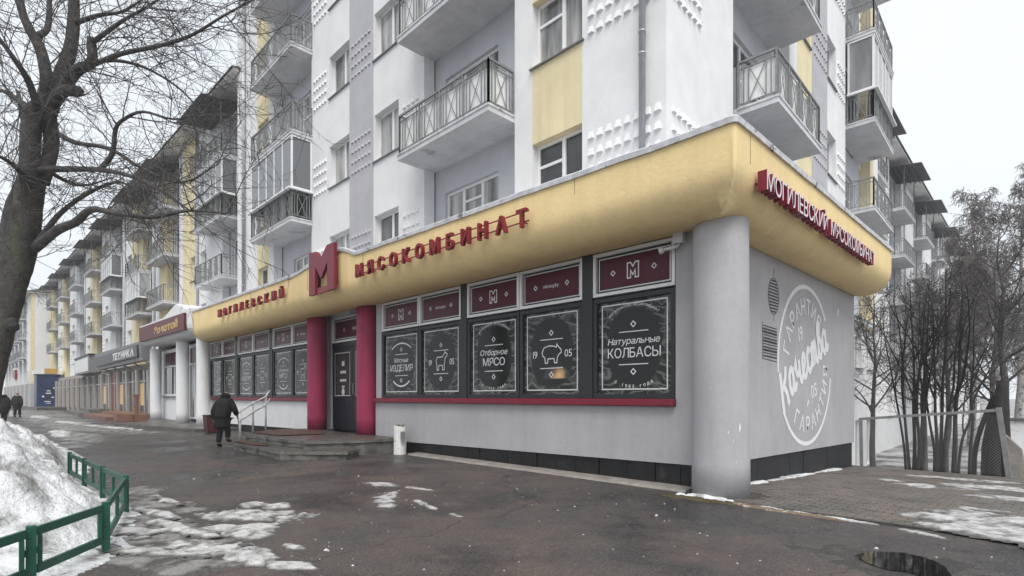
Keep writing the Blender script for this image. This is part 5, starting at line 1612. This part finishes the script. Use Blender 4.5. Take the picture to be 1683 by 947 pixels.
for i, v in enumerate(m.v):
    q = Vector(v); n_ = mnoise.noise(q * 2.2) * .04 + mnoise.noise(q * 6) * .02
    m.v[i] = (v[0] + n_, v[1] + n_ * .6, v[2])
m.build('trunk', TRUNKB, tree, smooth=True)
tw = MB()
for kk, pts in LIMB.items():
    lp = smooth_path(pts, 4); r0, r1 = RAD[kk]; n = len(lp)
    b_ = MB(); b_.tube(lp, [(r0 + (r1 - r0) * i / (n - 1)) * (1 + .10 * mnoise.noise(lp[i] * 3)) for i in range(n)], 10 if r0 > .12 else 7)
    b_.build('branch', BARK, tree, smooth=True)
    if kk in ('C', 'stemR', 'stemL'): brush(tw, lp, 6, (.6, 1.6), .014, 4, (.3, .8), .008, 2, (.2, .4), .006)
    else:
        bias = Vector((.25, .25, -.1)) if kk in 'FGJKLNO' else None
        brush(tw, lp, 14, (1.2, 3.2), .012, 6, (.4, 1.2), .0062, 3, (.15, .45), .0048, lift=-.008, wig=.21, bias=bias)
tp2 = smooth_path(TRUNK[4:], 3)
brush(tw, tp2, 14, (.8, 1.9), .013, 5, (.4, .9), .008, 3, (.2, .4), .006, wig=.35)
tw.build('twigs', TWIG, tree, kind='stuff')
# another tree a little further along the kerb
def bare_tree(name, label, base, H, r, bark, twm, n_l, seed, spread=.9, droop=0.0, group=None, dens=1.0, tr=(.010, .006), lean=(0, 0)):
    global tr_
    tr_ = random.Random(seed)
    t = thing(name, label, 'tree', base, group)
    base = Vector(base)
    path = [base + Vector((0, 0, -.3))]
    for i in range(1, 9): path.append(base + Vector((lean[0] * i / 8 + tr_.uniform(-.06, .06) * r * 10, lean[1] * i / 8 + tr_.uniform(-.06, .06) * r * 10, H * i / 8)))
    path = smooth_path(path, 3); n = len(path)
    m = MB(); m.tube(path, [r * (1.15 - 1.08 * i / (n - 1)) for i in range(n)], 8); m.build('trunk', bark, t, smooth=True)
    cr = MB(); tw = MB()
    for i in range(n_l):
        q = .28 + .7 * (i + tr_.random()) / n_l
        p, d = sample(path, q); l = H * spread * .5 * (1.15 - q) * tr_.uniform(.8, 1.2)
        lp = shoot(p, side_dir(d, 30, 62), l, 9, .14, .06 if not droop else .02)
        cr.tube(lp, [r * .42 * (1.1 - q) * (1 - .8 * k / 9) + .006 for k in range(10)], 5, cap=False)
        brush(tw, lp, int(7 * dens), (l * .25, l * .55), tr[0], int(5 * dens), (l * .12, l * .3), tr[1], 2, (l * .06, l * .15), tr[1] * .8, lift=-droop if droop else .02, wig=.22)
    cr.build('limbs', bark, t, smooth=True); tw.build('crown', twm, t, kind='stuff')
    return t
bare_tree('street_tree', 'smaller bare street tree far down the pavement at the left edge', (-34, -9.2, 0), 9.5, .17, BARK, TWIG, 14, 41, tr=(.02, .012))
bare_tree('street_tree', 'slender bare street tree in the far distance behind the walkers', (-62, -9.0, 0), 10, .2, BARK, TWIG, 12, 42, tr=(.03, .018))
# shrubs and trees behind the mesh fence
def clump(name, label, stems, seed, r, H, bark, n1=7, fan=.25):
    global tr_
    tr_ = random.Random(seed)
    c0 = stems[0]
    t = thing(name, label, 'shrub', (c0[0], c0[1], groundz(c0[0], c0[1])))
    tw = MB()
    for (x, y, h, lx, ly, rr_) in stems:
        z = groundz(x, y) - .15
        pts = [Vector((x, y, z))]
        for i in range(1, 7): pts.append(Vector((x + lx * (i / 6) ** 1.3 + tr_.uniform(-.05, .05), y + ly * (i / 6) ** 1.3 + tr_.uniform(-.05, .05), z + h * i / 6)))
        lp = smooth_path(pts, 3); n = len(lp)
        m = MB(); m.tube(lp, [rr_ * .8 * (1 - .85 * i / (n - 1)) + .004 for i in range(n)], 6); m.build('stem', bark, t, smooth=True)
        for q in (.38, .6):
            p_, d_ = sample(lp, q + tr_.uniform(-.06, .06)); fk = shoot(p_, side_dir(d_, 18, 34), h * (1 - q) * tr_.uniform(.8, 1.0), 8, .12, .03)
            tw.tube(fk, [rr_ * .55 * (1 - q * .5) * (1 - .8 * k / 8) + .004 for k in range(9)], 4, cap=False)
            brush(tw, fk, 4, (.4, 1.0), .009, 3, (.25, .6), .006, 2, (.1, .3), .0042, lift=.03, wig=.18)
        brush(tw, lp, n1, (.5, 1.2), .010, 4, (.3, .7), .006, 2, (.15, .35), .0042, lift=.04, wig=.18, t0=.25)
    tw.build('twigs', bark, t, kind='stuff')
    return t
clump('tall_shrub', 'dense dark leafless shrub clump nearest the grey side wall, behind the mesh fence',
      [(1.05, 9.0, 4.6, -.35, -.1, .05), (1.12, 9.05, 5.0, -.1, .2, .06), (1.2, 8.95, 4.9, .2, -.1, .06), (1.25, 9.1, 4.3, .35, .1, .05), (.95, 9.1, 4.2, -.55, .1, .04), (1.3, 9.0, 5.1, .1, .3, .055)], 51, .05, 5, SHRUB, 5)
clump('tall_shrub', 'leafless dark shrub with four stems in the middle of the mesh fence',
      [(1.55, 9.2, 5.0, -.15, .1, .055), (1.62, 9.3, 5.3, .15, 0, .06), (1.7, 9.25, 4.6, .45, -.1, .05), (1.5, 9.35, 4.2, -.4, .2, .045)], 52, .05, 5, SHRUB, 5)
clump('tall_shrub', 'leafless shrub with one crooked stem leaning right behind the mesh fence',
      [(1.9, 9.2, 5.2, .15, .3, .075), (1.98, 9.3, 3.2, .5, .1, .045), (2.15, 9.8, 4.6, .1, .1, .05)], 53, .05, 5, SHRUB, 5)
t = bare_tree('old_tree', 'dark many-stemmed old tree right behind the leaning end post of the mesh fence', (2.72, 11.2, -.75), 6.8, .11, BARK, BARK, 13, 54, spread=1.0, dens=.8, tr=(.010, .006), lean=(-.1, .3))
for q, (dx, dy, r_) in enumerate(((-.36, -.1, .10), (-.16, -.25, .13), (.06, -.15, .12), (-.62, .1, .06), (-.02, .2, .1))):
    m = MB(); lp = smooth_path([(2.72 + dx, 11.2 + dy, -1.0), (2.70 + dx * .9, 11.2 + dy, .1), (2.70 + dx * .5, 11.2 + dy * .5, 1.1), (2.70, 11.25, 1.9)], 4)
    m.tube(lp, [r_ * (1 + .15 * mnoise.noise(p * 3)) for p in lp], 8); m.build('trunk', SHRUB, t, smooth=True)
t = thing('concrete_stub', 'pale grey slanted concrete slab leaning behind the end post of the mesh fence', 'slab', (3.1, 10.2, -.6))
m = MB(); m.hexa([(2.86, 10.1, -.8), (3.26, 10.1, -.8), (3.26, 10.3, -.8), (2.86, 10.3, -.8), (2.82, 10.1, .55), (3.12, 10.1, .2), (3.12, 10.3, .2), (2.82, 10.3, .55)]); m.build('slab', KERB, t, bevel=.02)
bare_tree('birch_tree', 'tall pale birch with drooping twigs, right-most at the picture edge', (1.8, 38.5, -1.8), 17.5, .2, BIRCH, BTWIG, 34, 61, spread=.78, droop=.2, tr=(.022, .015), dens=1.7, lean=(.3, .3))
bare_tree('birch_tree', 'tall pale birch with drooping twigs standing closest to the hooded block', (-.5, 38.5, -1.8), 17.0, .2, BIRCH, BTWIG, 34, 62, spread=.75, droop=.2, tr=(.022, .015), dens=1.7, lean=(.2, .2))
bare_tree('birch_tree', 'slim pale birch leaning left between the two taller birches', (1.4, 34, -1.8), 13.5, .15, BIRCH, BTWIG, 20, 63, spread=.75, droop=.16, tr=(.018, .012), lean=(-.8, .5))
bare_tree('garden_tree', 'bare grey tree before the pale block behind the shrubs', (-.4, 21, -1.8), 8.5, .12, BARK, BTWIG, 16, 64, spread=.9, tr=(.014, .009))
bare_tree('garden_tree', 'grey leafless tree left of the shrubs close to the cornice wall', (-.9, 14.5, -1.2), 6.5, .09, BARK, TWIG, 20, 66, spread=1.0, tr=(.011, .007))
bare_tree('garden_tree', 'thin leafless tree between the shrub clumps and the pale block', (.9, 16.5, -1.5), 7.5, .1, BARK, TWIG, 20, 67, spread=1.0, tr=(.012, .008))
bare_tree('garden_tree', 'grey leafless tree in front of the two birches', (1.6, 25, -1.8), 9.5, .14, BARK, TWIG, 20, 68, spread=1.0, tr=(.016, .011))
bare_tree('garden_tree', 'bare branchy tree low at the right edge behind the end post', (4.3, 17.5, -1.6), 5.5, .12, SHRUB, BARK, 16, 65, spread=1.3, tr=(.012, .008))
# low far wall and fields on the right
t = thing('garage_wall', 'low pale wall beyond the mesh fence at the right edge', 'wall', (8, 27, -1.8))
m = MB(); m.box(1.2, 14, 26.5, 27, -2, .35, 0); m.box(1.1, 14.1, 26.4, 27.1, .352, .48, 1); m.build('wall', [WHITE, ROOFM], t)

# ------------------------------------------------------------------ mesh fence
mf = thing('mesh_fence', 'chain-link mesh fence section with a leaning grey end post beside the mural wall', 'fence', (1.5, 8.35, -.34))
gz = groundz(0, 8.3)
PA, PB = Vector((.12, 8.32, gz - .05)), Vector((2.98, 8.42, gz - .1))
TA, TB = Vector((.10, 8.32, gz + 1.28)), Vector((2.80, 8.42, gz + 1.55))
m = MB(); m.bar(PB, TB + (TB - PB).normalized() * .04, .10, .09); m.build('end_post', MESHG, mf)
m = MB(); m.bar(PA, TA, .07, .06); m.build('post', RAIL, mf)
m = MB(); m.bar(TA - Vector((.02, 0, .03)), TB - Vector((.0, 0, .02)), .065, .06); m.build('top_rail', MESHG, mf)
m = MB()
def fp(u, v):
    return (PA + Vector((0, 0, .1))).lerp(PB + Vector((0, 0, .15)), u).lerp(TA.lerp(TB, u) - Vector((0, 0, .06)), v)
nn = 44
for i in range(-24, nn):
    for sgn in (1, -1):
        u0, u1 = i / nn, (i + 22) / nn; v0, v1 = 0.0, 1.0
        if u0 < 0: v0 = -u0 / (u1 - u0); u0_ = 0
        else: u0_ = u0
        if u1 > 1: v1 = (1 - u0) / (u1 - u0); u1_ = 1
        else: u1_ = u1
        if v1 - v0 < .03: continue
        A, B = (fp(u0_, v0), fp(u1_, v1)) if sgn > 0 else (fp(u0_, 1 - v0), fp(u1_, 1 - v1))
        m.tube([A, B], .0022, 3, cap=False)
m.build('wire_mesh', MESHG, mf, kind='stuff')

# ------------------------------------------------------------------ people
def skin_obj(name, verts, edges, radii, mtl, parent, sub=2):
    me = bpy.data.meshes.new(name); me.from_pydata(verts, edges, [])
    o = bpy.data.objects.new(name, me); COL.objects.link(o)
    sk = o.modifiers.new('skin', 'SKIN'); sk.use_smooth_shade = True
    for i, r in enumerate(radii):
        me.skin_vertices[0].data[i].radius = (r, r) if not isinstance(r, tuple) else r
        me.skin_vertices[0].data[i].use_root = (i == 0)
    sb = o.modifiers.new('sub', 'SUBSURF'); sb.levels = sub; sb.render_levels = sub
    dg = bpy.context.evaluated_depsgraph_get(); dg.update()
    nm = bpy.data.meshes.new_from_object(o.evaluated_get(dg))
    bpy.data.objects.remove(o); nm.name = name
    nm.materials.clear(); nm.materials.append(mtl)
    return put(name, nm, parent, (0, 0, 0))
def person(label, loc, heading, sc, lean, rh, lh, rf, lf, hat, bag=False):
    """local axes: x right, y forward, z up; rh/lh hands, rf/lf ankles"""
    t = thing('person', label, 'person', loc)
    t.rotation_euler = (0, 0, rad(heading)); t.scale = (sc, sc, sc)
    def L(z): return lean * max(0, (z - .9) / .6) ** 1.25
    hip, waist, chest, neck = (0, 0, .93), (0, L(1.1), 1.10), (0, L(1.34), 1.34), (0, L(1.48), 1.47)
    sR, sL = (.185, L(1.42), 1.40), (-.185, L(1.42), 1.40)
    head = (0, L(1.48) + lean * .35 + .02, 1.58 - lean * .15)
    top = (0, head[1] + .01, head[2] + .10)
    def mid(a, b, off): return tuple((a[i] + b[i]) / 2 + off[i] for i in range(3))
    eR, eL = mid(sR, rh, (.05, -.06, -.02)), mid(sL, lh, (-.05, -.06, -.02))
    hR, hL = (.09, 0, .88), (-.09, 0, .88)
    kR, kL = mid(hR, rf, (0, .05, 0)), mid(hL, lf, (0, .05, 0))
    toeR, toeL = (rf[0], rf[1] + .15, rf[2] - .05), (lf[0], lf[1] + .15, lf[2] - .05)
    V = [hip, waist, chest, neck, head, top, sR, eR, rh, sL, eL, lh, hR, kR, rf, toeR, hL, kL, lf, toeL]
    Rr = [.12, .11, .13, .055, .09, .075, .06, .045, .032, .06, .045, .032, .085, .06, .042, .035, .085, .06, .042, .035]
    E_ = [(0, 1), (1, 2), (2, 3), (3, 4), (4, 5), (2, 6), (6, 7), (7, 8), (2, 9), (9, 10), (10, 11), (0, 12), (12, 13), (13, 14), (14, 15), (0, 16), (16, 17), (17, 18), (18, 19)]
    for hi, sx in ((8, 1), (11, -1)):
        h = V[hi]
        for k in range(5):   # four curled fingers and a thumb
            if k < 4: a, b = (h[0] + sx * (-.025 + .016 * k), h[1] + .03, h[2] - .07 + .004 * abs(k - 1)), (h[0] + sx * (-.02 + .013 * k), h[1] + .045, h[2] - .105 + .008 * abs(k - 1))
            else: a, b = (h[0] - sx * .035, h[1] + .03, h[2] - .025), (h[0] - sx * .04, h[1] + .05, h[2] - .055)
            i0 = len(V); V += [a, b]; Rr += [.010, .008]; E_ += [(hi, i0), (i0, i0 + 1)]
    skin_obj('body', V, E_, Rr, SKIN, t)
    # face: nose and ears
    m = MB(); m.tube([(0, head[1] + .085, head[2] + .0), (0, head[1] + .115, head[2] - .02)], [.012, .016], 6)
    for sx in (-1, 1): m.tube([(sx * .085, head[1], head[2] + .02), (sx * .098, head[1] - .01, head[2] - .02)], [.02, .014], 6)
    m.build('nose_ears', SKIN, None).parent = t
    V = [(0, 0, .93), (.10, 0, .84), tuple(kR), (rf[0], rf[1], rf[2] + .03), (-.10, 0, .84), tuple(kL), (lf[0], lf[1], lf[2] + .03)]
    skin_obj('trousers', V, [(0, 1), (1, 2), (2, 3), (0, 4), (4, 5), (5, 6)], [.13, .112, .09, .082, .112, .09, .082], TROUS, t)
    V = []; E_ = []; Rr = []
    for a, b in ((rf, toeR), (lf, toeL)):
        i0 = len(V); V += [(a[0], a[1], a[2] + .05), (a[0], a[1] - .01, a[2] - .03), b]; Rr += [.062, .058, .05]; E_ += [(i0, i0 + 1), (i0 + 1, i0 + 2)]
    skin_obj('boots', V[:3], E_[:2], Rr[:3], BOOT, t); skin_obj('boots', V[3:], [(0, 1), (1, 2)], Rr[3:], BOOT, t)
    wr = lambda s, h: tuple(s[i] + (h[i] - s[i]) * .93 for i in range(3))
    V = [(0, L(1.1), 1.08), (0, 0, .90), (0, -.015, .66), (0, -.02, .52), (0, L(1.34), 1.32), (0, L(1.46), 1.45), sR, eR, wr(eR, rh), sL, eL, wr(eL, lh)]
    skin_obj('coat', V, [(0, 1), (1, 2), (2, 3), (0, 4), (4, 5), (4, 6), (6, 7), (7, 8), (4, 9), (9, 10), (10, 11)],
             [(.24, .20), (.25, .21), (.255, .21), (.255, .20), (.245, .18), .13, .115, .095, .075, .115, .095, .075], COAT, t)
    V = [(0, L(1.44) - .01, 1.44), (0, head[1] - .03, head[2] - .02), (0, head[1] - .01, head[2] + .08)]
    skin_obj('hood' if hat == 'hood' else 'hat', V if hat == 'hood' else V[1:], [(0, 1), (1, 2)] if hat == 'hood' else [(0, 1)], [.15, .15, .12] if hat == 'hood' else [.108, .095], HOOD, t)
    return t
old = person('stooped person in a long black hooded coat walking to the entrance steps', (-13.72, -3.0, .0), 40, .985, .13, (.31, .26, .93), (-.32, .06, .80), (.11, .10, .22), (-.10, -.04, .09), 'hood')
cane = tag(MB().build('tmp', RAIL) if False else (lambda m: (m.tube([(-13.56, -2.62, .93), (-13.54, -2.56, .0)], .013, 6), m.build('walking_stick', RAIL))[1])(MB()), 'thin walking stick in the right hand of the stooped person', 'stick')
person('person in dark clothes walking away in the middle of the far pavement', (-49.4, -6.14, 0), 62, 1.05, .02, (.26, .03, .78), (-.27, .0, .80), (.10, .12, .09), (-.10, -.10, .09), 'hat')
pb = person('person in a dark coat half hidden by the big tree trunk', (-38.5, -7.12, 0), 60, .98, .05, (.26, .05, .78), (-.27, .0, .78), (.10, -.1, .09), (-.10, .10, .09), 'hood')
t = thing('shopping_bag', 'pale carrier bag hanging from the right hand of the person by the trunk', 'bag', (-38.3, -6.85, .45))
m = MB(); m.hexa([(-38.42, -6.93, .36), (-38.25, -6.76, .36), (-38.31, -6.7, .36), (-38.48, -6.87, .36), (-38.38, -6.9, .68), (-38.29, -6.8, .68), (-38.33, -6.76, .68), (-38.42, -6.86, .68)]); m.build('sack', CAMM, t, bevel=.02)
m = MB(); m.tube([(-38.36, -6.85, .67), (-38.35, -6.83, .76), (-38.33, -6.8, .67)], .008, 5); m.build('strap', CAMM, t)

# ------------------------------------------------------------------ winter haze
hz = MB(); hz.box(-215, 60, -60, 175, -3.2, 27)
ho = hz.build('haze', None)
hm = bpy.data.materials.new('haze'); hm.use_nodes = True
ht = hm.node_tree; ht.nodes.clear()
ov = ht.nodes.new('ShaderNodeOutputMaterial'); pv_ = ht.nodes.new('ShaderNodeVolumePrincipled')
pv_.inputs['Color'].default_value = (.93, .95, .97, 1); pv_.inputs['Density'].default_value = .0012
ht.links.new(pv_.outputs[0], ov.inputs['Volume'])
ho.data.materials.clear(); ho.data.materials.append(hm)
ho['kind'] = 'stuff'; ho['label'] = 'thin winter haze over the street'

# repeats of one kind share a group
GROUPS = dict(street_tree='bare street trees along the kerb', birch_tree='birches at the right edge', garden_tree='bare trees in the yard behind the mesh fence',
              tall_shrub='leafless shrubs behind the mesh fence', door_mat='brown mats on the entrance steps', canopy_sign='red letter signs on the canopy front')
for o in S.objects:
    if o.parent is None and o.get('label'):
        gname = GROUPS.get(o.name.split('.')[0])
        if gname: o['group'] = gname
